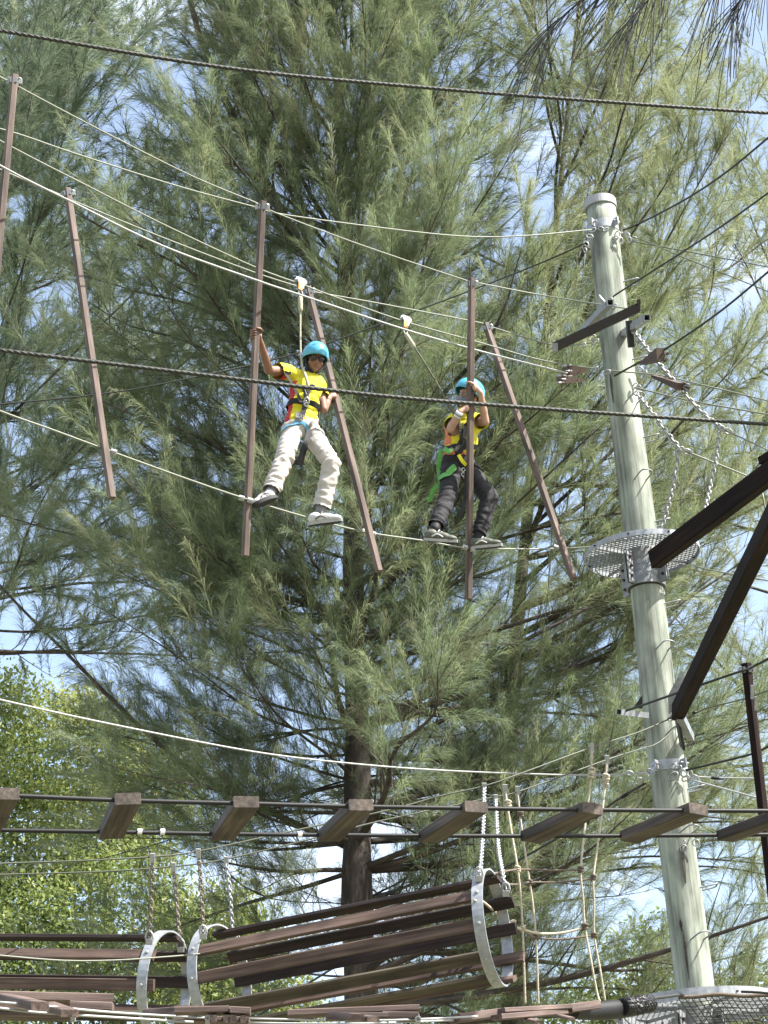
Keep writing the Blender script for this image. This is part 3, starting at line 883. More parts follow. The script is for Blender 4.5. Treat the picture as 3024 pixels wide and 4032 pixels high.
for (px, py, d, lab) in ((2842, 1686, 16.88, 'steel thimble at the upper chain joint'), (2684, 1768, 16.98, 'steel thimble at the lower chain joint')):
    m = MB(); m.ring(W(px + 24, py + 12, d), nrm(CF + .2 * CU), .022, .008, seg=14, ss=6, stretch=nrm(CR - .45 * CU)); m.ring(W(px, py, d), nrm(CF), .018, .008, seg=12, ss=6)
    o = m.build('thimble', 'galv_bright', None, smooth=True); tag(o, lab, 'fitting', 'thimbles at the chain joints')

# ------------------------------------------------------------------ two dark beams on the pole
b1 = thing('beam', 'dark brown timber beam rising from the upper platform', 'beam', W(2590, 2190, 16.75))
m = MB(); m.beam(W(2578, 2203, 16.72), W(3330, 1638, 14.4), CU, .10, .155, bev=.008); m.build('timber', 'beam_wood', b1)
m = MB(); m.beam(W(3000, 1815, 15.3), W(3200, 1690, 14.8), CU, .07, .06); m.build('cleat', 'beam_wood', b1)
b2 = thing('beam', 'steep dark brown brace beam bolted to the pole by a grey plate', 'beam', W(2665, 2812, 15.6))
m = MB(); m.beam(W(2668, 2806, 15.62), W(3200, 1720, 11.3), CU, .095, .125, bev=.008); m.build('timber', 'beam_wood', b2)
m = MB()
pl = [(2630, 2740), (2682, 2640), (2694, 2652), (2698, 2672), (2640, 2812), (2634, 2812)]
A3 = [W(x, y, 15.60) for x, y in pl]
th = CF * .012
m.add([p for p in A3] + [p + th for p in A3], [tuple(range(6)), tuple(reversed(range(6, 12)))] + [((i + 1) % 6, i, 6 + i, 6 + (i + 1) % 6) for i in range(6)])
pm = m.build('plate', 'galv', b2)
for x, y in ((2676, 2672), (2662, 2702)):
    b = MB(); p = W(x, y, 15.595); b.tube([p, p - CF * .001, p - CF * .014], [.003, .012, .012], seg=6); b.build('bolt', 'galv_dull', pm)
for x, y in ((2741, 2680), (2730, 2708), (2716, 2737)):
    b = MB(); p = W(x, y, 15.35); b.tube([p, p + CR * .03], .008, seg=6); b.build('bolt', 'galv_bright', b2)
tb = thing('tube_bracket', 'square tube bracket on the pole under the brace beam', 'bracket', W(2680, 2840, 15.8))
sq_tube(W(2679, 2820, 15.55), W(2720, 2905, 16.5), .055, 'galv_dull', tb)
m = MB(); m.beam(W(2668, 2838, 15.95), W(2688, 2945, 15.98), CF, .02, .16); m.build('back_plate', 'black_steel', tb)
m = MB(); m.ring(W(2655, 2822, 15.62), nrm(CF), .025, .007, seg=12, ss=5); m.ring(W(2640, 2830, 15.64), nrm(CU + CF), .022, .007, seg=12, ss=5)
m.build('shackle', 'galv_bright', tb, smooth=True)
tb2 = thing('tube_bracket', 'tube bracket poking out on the shaded side of the pole', 'bracket', W(2500, 2810, 16.4))
sq_tube(W(2437, 2803, 16.0), W(2545, 2816, 16.4), .045, 'galv_dull', tb2)
m = MB(); m.add([W(2530, 2735, 16.2), W(2530, 2790, 16.2), W(2495, 2785, 16.2), W(2530, 2735, 16.3), W(2530, 2790, 16.3), W(2495, 2785, 16.3)],
                [(0, 1, 2), (3, 5, 4), (0, 2, 5, 3), (1, 4, 5, 2), (0, 3, 4, 1)])
m.build('gusset', 'black_steel', tb2)

# ------------------------------------------------------------------ the near plank bridge
ZB = W(500, 3143, 10.6)[2]
near = [(-330, 3120), (20, 3132), (500, 3152), (965, 3164), (1415, 3176), (1865, 3183), (2320, 3189), (2735, 3192), (3130, 3194), (3400, 3196)]
far = [(-400, 3262), (-55, 3268), (440, 3276), (880, 3284), (1300, 3288), (1700, 3291), (2100, 3292), (2490, 3291), (2870, 3288), (3160, 3285)]
PN = [Wz(x, y, ZB) for x, y in near]; PF = [Wz(x, y, ZB) for x, y in far]
br = thing('plank_bridge', 'near bridge of weathered planks threaded on two black ropes', 'bridge', PN[4])
m = MB(); m.tube(spline(PN, .05), .0125, seg=12); m.build('bridge_rope', 'hose_black', br, smooth=True)
m = MB(); m.tube(spline(PF, .05), .0125, seg=12); m.build('bridge_rope', 'hose_black', br, smooth=True)
for i in range(0, 10):
    if i in (0, 9): pass
    a, b = PN[i], PF[i]
    d = nrm(b - a)
    a2, b2_ = a - d * .035, b + d * .03
    side = nrm(np.cross(d, (0, 0, 1)))
    tw = random.uniform(-.05, .05)
    up = np.array([0, 0, 1.0]) + side * tw
    m = MB(); m.beam(a2 + np.array([0, 0, .0]), b2_, up, .138, .062, bev=.005)
    m.build('plank', 'plank_wood', br)
for (px, py) in ((550, 3274), (640, 3275), (1180, 3286)):
    c = Wz(px, py, ZB)
    x = nrm(PF[3] - PF[2]); m = MB(); m.tube([c - x * .012, c + x * .012], .0165, seg=10); m.build('tape_mark', 'band_white', br)

# ------------------------------------------------------------------ two swinging barrels
YAW = -9
def barrel(label, c1, c2, R, hoops, chains, slats, grp='swinging slatted barrels'):
    A, B = W(*c1), W(*c2)
    ax = nrm(B - A)
    t = thing('slatted_barrel', label, 'barrel', (A + B) / 2, grp)
    hd = nrm(np.cross((0, 0, 1), ax)); 
    if hd @ CF < 0: hd = -hd                       # away from the viewer
    up = nrm(np.cross(ax, hd)); up = up if up[2] > 0 else -up
    def at(th, r): return -hd * math.cos(th) * r + up * math.sin(th) * r      # th=0 near side, 90 top
    for c in hoops:
        P = W(*c[:3]); yaw = math.radians(c[3]) if len(c) > 3 else 0.0
        hx = nrm(hd * math.cos(yaw) + ax * math.sin(yaw)); axh = nrm(np.cross(up, hx)); axh = axh if axh @ ax > 0 else -axh
        ath = lambda th, r: -hx * math.cos(th) * r + up * math.sin(th) * r
        m = MB(); v, f = [], []; n = 56
        for i in range(n):
            th = 2 * math.pi * i / n
            for r, o in ((R, -.036), (R, .036), (R - .011, .036), (R - .011, -.036)):
                v.append(P + ath(th, r) + axh * o)
        for i in range(n):
            k = (i + 1) % n
            for j in range(4):
                f.append((i * 4 + j, i * 4 + (j + 1) % 4, k * 4 + (j + 1) % 4, k * 4 + j))
        m.add(v, f); ho = m.build('hoop', 'galv', t)
        ho.data.polygons.foreach_set('use_smooth', [False] * len(ho.data.polygons))
        for th in slats:
            q = P + ath(math.radians(th), R); dq = nrm(ath(math.radians(th), 1))
            b = MB(); b.tube([q, q + dq * .001, q + dq * .009, q + dq * .012], [.002, .013, .011, .003], seg=8); b.build('bolt', 'galv_bright', ho)
    L0, L1 = A - ax * .045, B + ax * .045
    for th in slats:
        tr = math.radians(th); d = at(tr, 1)
        m = MB()
        j1, j2 = random.uniform(-.03, .03), random.uniform(-.03, .03)
        m.beam(L0 + at(tr, R - .032) + ax * j1, L1 + at(tr, R - .032) + ax * j2, d, .080, .030, bev=.005)
        m.build('slat', {105: 'slat_shaded', 142: 'slat_shaded', 171: 'slat_shaded', 100: 'slat_shaded', 135: 'slat_shaded', 167: 'slat_shaded', -42: 'slat_olive', -75: 'slat_olive', -46: 'slat_olive'}.get(th, 'slat_wood'), t)  # top and far slats get the wood with shade painted in
    for pts in chains:
        m = MB(); m.chain(spline([W(*p) for p in pts], .02), .036, .0055, .0115)
        m.build('chain', 'galv_rust' if pts[0][0] < 800 else 'galv', t, smooth=True)
        p = W(*pts[0]); m = MB(); m.box(p + CU * .0, CR * .016, CU * .03, CF * .014); m.build('wire_clamp', 'galv_bright', t)
        p = W(*pts[-1]); m = MB(); m.ring(p, nrm(CF + .2 * CR), .024, .008, seg=12, ss=6, stretch=CU); m.box(p - CU * .03, CR * .022, CU * .018, CF * .02)
        m.build('shackle', 'galv_bright', t, smooth=False)
SL = (25, -7, -42, -75, 105, 142, 171, -155, -115)
SL2 = (27, -9, -46, -80, 100, 135, 167, -158, -118)
barrel('slatted barrel slung between two chain pairs nearest the rope net', (858, 3862, 13.75), (1948, 3652, 13.0), .375, [(866, 3860, 13.745), (1940, 3653, 13.005, YAW)],
       [[(780, 3360, 13.5), (788, 3450, 13.5), (800, 3640, 13.48), (800, 3668, 13.46)], [(890, 3390, 14.2), (905, 3500, 14.1), (915, 3640, 14.05), (930, 3700, 14.0)],
        [(1907, 3100, 14.2), (1903, 3250, 13.6), (1893, 3400, 13.0), (1886, 3440, 12.85)], [(1952, 3145, 14.9), (1962, 3330, 14.0), (1980, 3440, 13.4), (1992, 3500, 13.3)]], SL)
barrel('slatted barrel cut by the edge of the view beside the sunlit bushes', (-600, 3862, 14.55), (655, 3880, 13.75), .365, [(648, 3880, 13.752), (-590, 3862, 14.545)],
       [[(600, 3378, 13.4), (597, 3500, 13.4), (590, 3660, 13.4), (588, 3690, 13.4)], [(683, 3414, 14.1), (693, 3520, 14.1), (706, 3680, 14.05), (712, 3720, 14.0)]], SL2)

# ------------------------------------------------------------------ hanging rope net
net = thing('rope_net', 'knotted hanging rope net between the barrel and the pole', 'rope net', W(2200, 3500, 14.3))
def rope(pts, r, mat='rope_tan'):
    m = MB(); m.tube(spline([W(*p) for p in pts], .012), r, seg=9, lobes=3, pitch=.06, depth=.25); m.build('rope', mat, net, smooth=True)
rope([(1989, 3110, 14.3), (2005, 3220, 14.2), (2037, 3414, 14.0), (2050, 3530, 13.95), (2057, 3640, 13.9), (2063, 3800, 13.85), (2068, 3952, 13.8)], .0078)
rope([(2037, 3116, 14.95), (2055, 3270, 14.85), (2086, 3477, 14.7), (2100, 3580, 14.65), (2110, 3690, 14.6), (2116, 3830, 14.55), (2120, 3955, 14.5)], .0078)
rope([(2330, 2946, 14.7), (2325, 3080, 14.6), (2306, 3230, 14.5), (2287, 3424, 14.3), (2296, 3540, 14.25), (2303, 3648, 14.2), (2330, 3800, 14.1), (2350, 3905, 14.05), (2362, 3945, 14.0)], .0078)
rope([(2390, 2992, 15.4), (2380, 3120, 15.3), (2360, 3280, 15.1), (2337, 3453, 14.9), (2339, 3560, 14.85), (2340, 3682, 14.8), (2365, 3830, 14.7), (2382, 3940, 14.65)], .0078)
rope([(1890, 3432, 12.95), (1935, 3440, 13.3), (2037, 3424, 14.0), (2160, 3427, 14.15), (2287, 3425, 14.3)], .0072, 'rope_dark')
rope([(1985, 3482, 13.4), (2040, 3482, 14.2), (2086, 3474, 14.7), (2200, 3474, 14.8), (2337, 3460, 14.9)], .0072, 'rope_dark')
rope([(1868, 3545, 12.7), (1900, 3550, 13.0), (1960, 3600, 13.5), (2020, 3645, 13.8), (2057, 3660, 13.9), (2130, 3676, 14.05), (2220, 3672, 14.15), (2303, 3652, 14.2)], .0085)
rope([(2020, 3640, 13.85), (2070, 3670, 14.3), (2110, 3692, 14.6), (2220, 3698, 14.7), (2340, 3682, 14.8)], .0072, 'rope_dark')
for (px, py, d, s) in ((2037, 3424, 14.0, 1), (2287, 3425, 14.3, 1), (2086, 3476, 14.7, .9), (2337, 3456, 14.9, .9), (2057, 3655, 13.9, .9), (2303, 3650, 14.2, 1.1), (2110, 3690, 14.6, .9),
                       (2340, 3682, 14.8, 1), (2330, 3038, 14.62, 1.1), (2386, 3062, 15.33, 1.2), (2386, 3080, 15.33, 1), (2000, 3165, 14.25, 1.1), (2050, 3205, 14.9, 1.1), (2326, 3052, 14.6, 1), (2018, 3640, 13.8, 1.1), (1985, 3628, 13.6, .8)):
    m = MB(); c = W(px, py, d)
    for k in range(3):
        m.ring(c + CU * (k - 1) * .012 * s, nrm(np.array([random.uniform(-.5, .5), random.uniform(-.5, .5), 1])), .017 * s, .009 * s, seg=10, ss=6)
    m.build('knot', 'rope_tan' if py < 3200 or d < 14.1 else 'rope_dark', net, smooth=True)
for (px, py, d) in ((2330, 2946, 14.7), (2390, 2992, 15.4), (1989, 3108, 14.3), (2037, 3114, 14.95)):
    m = MB(); c = W(px, py, d); m.box(c, CR * .016, CU * .034, CF * .014); m.box(c - CU * .06, CR * .012, CU * .03, CF * .012); m.build('wire_clamp', 'galv_bright', net)

# ------------------------------------------------------------------ low timber steps slung on cables, at the foot of the view
def steps(label, origin, pieces, mat='step_wood'):
    t = thing('timber_step', label, 'swinging step', W(*origin), 'timber steps slung on cables')
    for a, b, w, h in pieces:
        m = MB(); m.beam(W(*a), W(*b), (0, 0, 1), w, h, bev=.005); m.build('timber', mat, t)
    return t
steps('crossed timber step under the barrel that the edge cuts', (240, 3960, 11.6),
      [((-120, 3922, 11.8), (448, 3936, 11.9), .12, .050), ((280, 3963, 11.75), (446, 3968, 11.75), .12, .048), ((14, 3928, 11.5), (158, 3962, 10.9), .10, .048),
       ((186, 3958, 11.55), (276, 3990, 11.0), .10, .040), ((-120, 3998, 11.9), (300, 4008, 12.0), .16, .022), ((150, 3948, 11.9), (290, 3960, 12.1), .12, .02)])
steps('timber step of bundled blocks between the two barrels', (840, 3990, 11.7),
      [((590, 3990, 12.4), (800, 3976, 11.75), .10, .050), ((690, 3982, 11.62), (905, 3977, 11.62), .10, .036), ((907, 3981, 11.6), (986, 3985, 11.6), .10, .040),
       ((842, 4011, 11.5), (842, 4011, 12.2), .036, .044), ((892, 4011, 11.5), (892, 4011, 12.2), .036, .044), ((919, 4011, 11.5), (919, 4011, 12.2), .036, .044), ((958, 4013, 11.5), (958, 4013, 12.2), .032, .044),
       ((690, 4026, 11.9), (985, 4030, 11.9), .3, .03)])
steps('timber step lying under the barrel nearest the net', (1390, 3985, 11.8),
      [((1132, 3994, 11.75), (1650, 3973, 11.8), .12, .036), ((1510, 4002, 11.72), (1650, 4004, 11.7), .12, .040), ((1318, 3998, 11.3), (1405, 4006, 11.0), .09, .036), ((1428, 4006, 11.2), (1470, 4014, 11.0), .07, .03),
       ((1290, 4004, 11.6), (1520, 4002, 11.7), .10, .03)])
steps('dark timber walkway with worn pale edges by the lower platform', (2100, 3985, 12.6),
      [((1952, 3984, 12.3), (2218, 3968, 12.9), .14, .030), ((1955, 4006, 12.2), (2216, 3985, 12.85), .08, .034), ((1790, 4012, 12.1), (1958, 3990, 12.35), .10, .05), ((2216, 3975, 12.9), (2330, 3960, 13.2), .14, .055),
       ((2080, 4014, 12.5), (2120, 4024, 12.2), .05, .02), ((2205, 4000, 12.7), (2250, 4012, 12.5), .05, .02)])
cable('bright low cable bearing the crossed timber step', [(-200, 3935, 11.0), (85, 3953, 11.1), (305, 3974, 11.3), (450, 3987, 11.5), (640, 3999, 11.7), (815, 4008, 11.75)], 0.0077, 'cable_white')
cable('bright low cable under the crossed timber step', [(-200, 3952, 11.0), (0, 3970, 11.1), (130, 3985, 11.2), (285, 3996, 11.3), (500, 4009, 11.5), (660, 4019, 11.6), (760, 4024, 11.7)], 0.0077, 'cable_white')
cable('upper bright low cable between the bundled blocks and the next step', [(976, 4011, 11.6), (1150, 4014, 11.7), (1290, 4018, 11.7), (1545, 4017, 11.6), (1800, 4006, 11.9), (1880, 4001, 12.0)], 0.0063, 'cable_white')
cable('lower bright low cable between the bundled blocks and the walkway', [(976, 4027, 11.6), (1170, 4030, 11.6), (1420, 4030, 11.5), (1650, 4022, 11.8), (1790, 4017, 12.1)], 0.0063, 'cable_white')
for (px, py, d, lab) in ((288, 4006, 11.25, 'bright clamp at the end of the crossed timber step'), (818, 4016, 11.6, 'bright clamp beside the bundled blocks'), (1646, 4020, 11.65, 'clamp at the end of the step near the net')):
    m = MB(); m.box(W(px, py, d), CR * .013, CU * .022, CF * .012); m.ring(W(px, py - 8, d - .02), nrm(CF), .014, .006, seg=10, ss=5)
    o = m.build('wire_clamp', 'galv_bright', None); tag(o, lab, 'clamp', 'wire clamps on the cables')
# black hand line with a netted sleeve running to the lower platform
hl = thing('padded_hand_line', 'black padded hand line with a netted sleeve reaching the lower platform', 'hand line', W(2450, 3965, 13.6))
m = MB(); q = spline([W(2255, 3985, 13.1), W(2330, 3982, 13.3), (W(2420, 3975, 13.5)), W(2500, 3966, 13.7), W(2556, 3958, 13.9)], .012)
n = len(q); m.tube(q, [.045 + .018 * math.sin(math.pi * i / n) for i in range(n)], seg=14); m.build('padding', 'hose_black', hl, smooth=True)
m = MB(); q = spline([W(2452, 3966, 13.5), W(2500, 3959, 13.6), W(2560, 3950, 13.8)], .008); n = len(q)
m.tube(q, [.056 + .004 * math.sin(i * 1.9) for i in range(n)], seg=20, lobes=10, pitch=.11, depth=.2); m.build('netted_sleeve', 'black_steel', hl, smooth=False)
m = MB(); m.tube(spline([W(1780, 4000, 12.3), W(2000, 3990, 12.6), W(2250, 3968, 13.1), W(2560, 3932, 13.9), W(2690, 3915, 14.6)], .05), .012, seg=8); m.build('line', 'cable_dark', hl, smooth=True)
# net draped over the lower platform's side
dn = thing('side_net', 'dark knotted net draped beside the lower platform', 'net', W(2900, 3980, 14.3))
m = MB()
rows = [[W(2672 + 26 * i + 10 * j, 3925 + 14 * j + 3 * math.sin(i * .8) + .10 * (i - 8) ** 2, 14.6 + .06 * j) for i in range(22)] for j in range(10)]
for j in range(10):
    if j % 1 == 0:
        m.tube(spline(rows[j], .06), .0042, seg=5)
for i in range(22):
    m.tube([rows[j][i] for j in range(10)], .0042, seg=5)
m.build('mesh', 'cable_dark', dn)
m = MB(); m.tube(spline([p + CU * .012 for p in rows[0]], .02), .014, seg=8, lobes=2, pitch=.08, depth=.5); m.build('edge_rope', 'rope_dark', dn, smooth=True)
cable('dark line over the side net beyond the lower platform', [(2920, 3905, 14.5), (2990, 3908, 14.4), (3100, 3920, 14.2), (3300, 3940, 14.0)], .010, 'cable_dark')
# ------------------------------------------------------------------ trees
def vnorm(a):
    return a / np.maximum(1e-9, np.linalg.norm(a, axis=-1, keepdims=True))
def tri_obj(name, v, f, mat, parent, tint=None, kind=None, quads=False):
    """A big mesh from arrays (fast)."""
    o0 = np.array(parent['_o'])
    me = bpy.data.meshes.new(name)
    v = (v - o0).astype(np.float32)
    k = f.shape[1]
    me.vertices.add(len(v)); me.vertices.foreach_set('co', v.ravel())
    me.loops.add(f.size); me.loops.foreach_set('vertex_index', f.astype(np.int32).ravel())
    me.polygons.add(len(f)); me.polygons.foreach_set('loop_start', np.arange(0, f.size, k, dtype=np.int32))
    me.polygons.foreach_set('loop_total', np.full(len(f), k, dtype=np.int32))
    if tint is not None:
        at = me.attributes.new('tint', 'FLOAT', 'POINT'); at.data.foreach_set('value', tint.astype(np.float32))
    me.materials.append(MATS[mat])
    me.update(calc_edges=True)
    o = bpy.data.objects.new(name, me); C.objects.link(o); o.parent = parent; o['_o'] = list(map(float, o0))
    if kind: o['kind'] = kind
    return o

def needles(base, dirs, length, tint, K, nl=(.19, .40), w=.0026, droop=.25, spread=(14, 46), curve=None, bent=False):
    """Feathery shoots: N shoots with K fine needles each. Returns verts, tris, tints."""
    N = len(base)
    d = vnorm(dirs)
    t = rng.random((N, K)) ** .85
    if curve is None: curve = np.full(N, droop)
    g = np.array([0, 0, -1.0])
    L_ = length[:, None, None]
    P = base[:, None, :] + d[:, None, :] * L_ * t[..., None] + g * (curve[:, None] * t ** 2)[..., None] * L_
    T = vnorm(d[:, None, :] + g * (2 * curve[:, None] * t)[..., None])
    rnd = rng.normal(size=(N, K, 3))
    rad = vnorm(rnd - T * (rnd * T).sum(-1, keepdims=True))
    a = np.radians(rng.uniform(spread[0], spread[1], (N, K)) * (1 - .45 * t))[..., None]
    nd = vnorm(T * np.cos(a) + rad * np.sin(a))
    ln = (rng.uniform(nl[0], nl[1], (N, K)) * (1 - .35 * t))[..., None]
    n = N * K
    ti = np.clip(np.repeat(tint, K) + rng.normal(0, .10, n), 0, 1)
    if bent:                       # drooping: two facets with a knee
        mid = P + nd * ln * .5
        nd2 = vnorm(nd + g * rng.uniform(.35, 1.25, (N, K))[..., None] + rng.normal(0, .12, (N, K, 3)))
        tipp = mid + nd2 * ln * .55
        side = vnorm(np.cross(nd, rng.normal(size=(N, K, 3)))) * (w * .72)
        V = np.stack([P, mid + side, tipp, mid - side], axis=2).reshape(-1, 3)
        b = np.arange(n)[:, None] * 4
        F_ = np.concatenate([b + np.array([0, 1, 3]), b + np.array([1, 2, 3])], axis=1).reshape(-1, 3)
        return V, F_, np.repeat(ti, 4)
    nd2 = vnorm(nd + g * rng.uniform(.05, .7, (N, K))[..., None])
    tipp = P + nd2 * ln
    side = vnorm(np.cross(nd, rng.normal(size=(N, K, 3)))) * w
    V = np.stack([P + side, tipp, P - side], axis=2).reshape(-1, 3)
    F_ = np.arange(n * 3).reshape(-1, 3)
    return V, F_, np.repeat(ti, 3)

def twigs(paths_a, paths_b, ra, rb):
    """Thin three-sided twigs between point pairs."""
    N = len(paths_a); d = vnorm(paths_b - paths_a)
    x = vnorm(np.cross(d, rng.normal(size=(N, 3)))); y = np.cross(d, x)
    out = []
    for p, r in ((paths_a, ra), (paths_b, rb)):
        r = np.broadcast_to(r, (N,))[:, None]
        for k in range(3):
            an = 2 * math.pi * k / 3
            out.append(p + (x * math.cos(an) + y * math.sin(an)) * r)
    V = np.stack(out, axis=1).reshape(-1, 3)
    b = np.arange(N)[:, None] * 6
    q = [[0, 1, 4], [0, 4, 3], [1, 2, 5], [1, 5, 4], [2, 0, 3], [2, 3, 5]]
    return V, np.concatenate([b + np.array(k) for k in q], axis=1).reshape(-1, 3)

class Casuarina:
    def __init__(s, name, label, base, group, mat='needle', seed=1, tint=(.45, .22), upness=.62):
        s.upness = upness
        s.r = random.Random(seed)
        s.t = thing(name, label, 'tree', base, group)
        s.base = np.asarray(base, float); s.mat = mat
        s.tw_a, s.tw_b, s.tw_ra, s.tw_rb = [], [], [], []
        s.pb, s.pd, s.pl, s.pt, s.pc = [], [], [], [], []
        s.tint = tint
    def trunk(s, pts, radii, name='trunk'):
        q = spline(pts, .35); n = len(q)
        R = np.interp(np.linspace(0, 1, n), np.linspace(0, 1, len(radii)), radii)
        for i in range(n):
            R[i] *= 1 + .05 * math.sin(i * 1.7)
        m = MB(); m.tube(q, R, seg=16); m.build(name, 'bark', s.t, smooth=True)
        s.tp, s.tr = q, R
        return q
    def limb(s, pts, r0, r1, dens=1.0, leaf_from=.22, sub_len=1.0, name='limb', plume=1.0, spacing=.30):
        q = spline(pts, .22); n = len(q)
        R = np.linspace(r0, r1, n)
        m = MB(); m.tube(q, R, seg=7); m.build(name, 'bark', s.t, smooth=True)
        s.dress(q, R, dens, leaf_from, sub_len, plume, spacing)
    def dress(s, q, R, dens, leaf_from, sub_len, plume, spacing):
        ds = np.r_[0, np.cumsum(np.linalg.norm(np.diff(q, axis=0), axis=1))]; ln = ds[-1]
        x = ln * leaf_from; rr = s.r
        lt = rr.gauss(0, .10)
        side = 1
        while x < ln:
            k = np.searchsorted(ds, x) - 1; k = max(0, min(len(q) - 2, k))
            p = q[k] + (q[k + 1] - q[k]) * ((x - ds[k]) / max(1e-6, ds[k + 1] - ds[k]))
            t = nrm(q[k + 1] - q[k])
            if rr.random() < dens:
                ref = nrm(np.cross(t, (rr.gauss(0, 1), rr.gauss(0, 1), rr.gauss(0, 1))))
                an = math.radians(rr.uniform(28, 58))
                d = nrm(t * math.cos(an) + ref * math.sin(an) + np.array([0, 0, .22]))
                sl = sub_len * (0.45 + .75 * (1 - x / ln)) * rr.uniform(.6, 1.25)
                s.sub(p, d, sl, max(.006, R[k] * .4), lt, plume)
            x += spacing * rr.uniform(.6, 1.4)
        s.sub(q[-1], nrm(q[-1] - q[-3]), .7 * sub_len, R[-1], lt, plume)
    def sub(s, p, d, sl, r, lt, plume):
        rr = s.r
        segs = max(2, int(sl / .28)); a = p; dd = d
        for i in range(segs):
            dd = nrm(dd + np.array([rr.gauss(0, .10), rr.gauss(0, .10), rr.gauss(.05, .08)]))
            b = a + dd * sl / segs
            s.tw_a.append(a); s.tw_b.append(b)
            s.tw_ra.append(r * (1 - i / segs * .6)); s.tw_rb.append(r * (1 - (i + 1) / segs * .6))
            for _ in range(2 if rr.random() < .55 else 1):
                o = nrm((rr.gauss(0, 1), rr.gauss(0, 1), rr.gauss(0, .8)))
                pd_ = nrm(dd * .65 + o * .55 + np.array([0, 0, s.upness]))
                s.plume(a + (b - a) * rr.random(), pd_, rr.uniform(.40, .90) * plume, lt)
            a = b
        s.plume(a, nrm(dd * .8 + np.array([0, 0, s.upness])), rr.uniform(.65, 1.25) * plume, lt + .12)
    def plume(s, p, d, l, lt):
        rr = s.r
        s.pb.append(p); s.pd.append(d); s.pl.append(l); s.pt.append(min(1, max(0, s.tint[0] + lt + rr.gauss(0, s.tint[1]))))
        s.pc.append(rr.uniform(.02, .38))
    def finish(s, K=150, w=.0026, nl=(.19, .40), bent=False):
        a, b = np.array(s.tw_a), np.array(s.tw_b)
        pbv, pdv, plv, ptv, pcv = map(np.array, (s.pb, s.pd, s.pl, s.pt, s.pc))
        def infr(P, mg):
            q = P - EYE; d = q @ CF; d = np.maximum(d, .1)
            x = 1512 + F * (q @ CR) / d; y = 2016 - F * (q @ CU) / d
            return (x > -mg) & (x < 3024 + mg) & (y > -mg * 1.3) & (y < 4032 + mg)
        kp = infr(pbv, 520)                       # only what the photo could see, with room for a step aside
        pbv, pdv, plv, ptv, pcv = pbv[kp], pdv[kp], plv[kp], ptv[kp], pcv[kp]
        kt = infr(a, 600)
        v, f = twigs(a[kt], b[kt], np.array(s.tw_ra)[kt], np.array(s.tw_rb)[kt])
        tri_obj('twig', v, f, 'bark', s.t, kind='stuff')
        tz = proj(s.tp[len(s.tp) // 2])[2]
        fr_ = (pbv - EYE) @ CF < tz + .8
        va, fa, ta = needles(pbv[fr_], pdv[fr_], plv[fr_], ptv[fr_], K, nl=nl, w=w, curve=pcv[fr_], bent=bent)
        vb, fb, tb2_ = needles(pbv[~fr_], pdv[~fr_], plv[~fr_], ptv[~fr_], int(K * (.72 if bent else .5)), nl=nl, w=w * 1.3, curve=pcv[~fr_])
        v = np.concatenate([va, vb]); f = np.concatenate([fa, fb + len(va)]); ti = np.concatenate([ta, tb2_])
        g_ = np.array([0, 0, -1.0]); dn = vnorm(pdv); t5 = .55
        pm = pbv + dn * (plv * t5)[:, None] + g_ * (pcv * t5 ** 2 * plv)[:, None]
        pe = pbv + dn * (plv * 1.05)[:, None] + g_ * (pcv * 1.1 * plv)[:, None]
        v1, f1 = twigs(pbv, pm, .0045, .0035); v2, f2 = twigs(pm, pe, .0035, .0015)     # the pale leading shoot
        n0, n1 = len(v), len(v) + len(v1)
        ti = np.concatenate([ti, np.repeat(np.clip(ptv, 0, 1), 6), np.repeat(np.clip(ptv + .35, 0, 1), 6)])
        v = np.concatenate([v, v1, v2]); f = np.concatenate([f, f1 + n0, f2 + n1])
        tri_obj('crown', v, f, s.mat, s.t, ti, kind='stuff')
        print(s.t.name, 'plumes', len(pbv), 'tris', len(f))

def grow(tree, zmin, zmax, n, reach, rad0, rise=(.35, 1.1), dens=1.0, sub_len=1.0, plume=1.0, az_bias=None, spacing=.30):
    r = tree.r
    for i in range(n):
        u = (i + r.random()) / n
        z = zmin + (zmax - zmin) * u
        k = int(np.argmin(np.abs(tree.tp[:, 2] - z)))
        p = tree.tp[k]
        az = r.uniform(0, 2 * math.pi) if az_bias is None else az_bias(u)
        R = reach(u) * r.uniform(.7, 1.2)
        el0 = rise[0] + (rise[1] - rise[0]) * u + r.gauss(0, .10)
        pts = [p]; d = np.array([math.cos(az), math.sin(az), 0]); el = el0 - .15
        q = p
        for j in range(5):
            el = el + r.gauss(.06, .08)
            dd = nrm(np.array([d[0] * math.cos(el), d[1] * math.cos(el), math.sin(el)]) + np.array([r.gauss(0, .10), r.gauss(0, .10), 0]))
            q = q + dd * R / 5
            pts.append(q)
        tree.limb(pts, rad0 * (1 - .7 * u) * r.uniform(.7, 1.1), .006, dens, .16, sub_len, plume=plume, spacing=spacing)

GRP = 'feathery casuarina trees behind the ropes course'
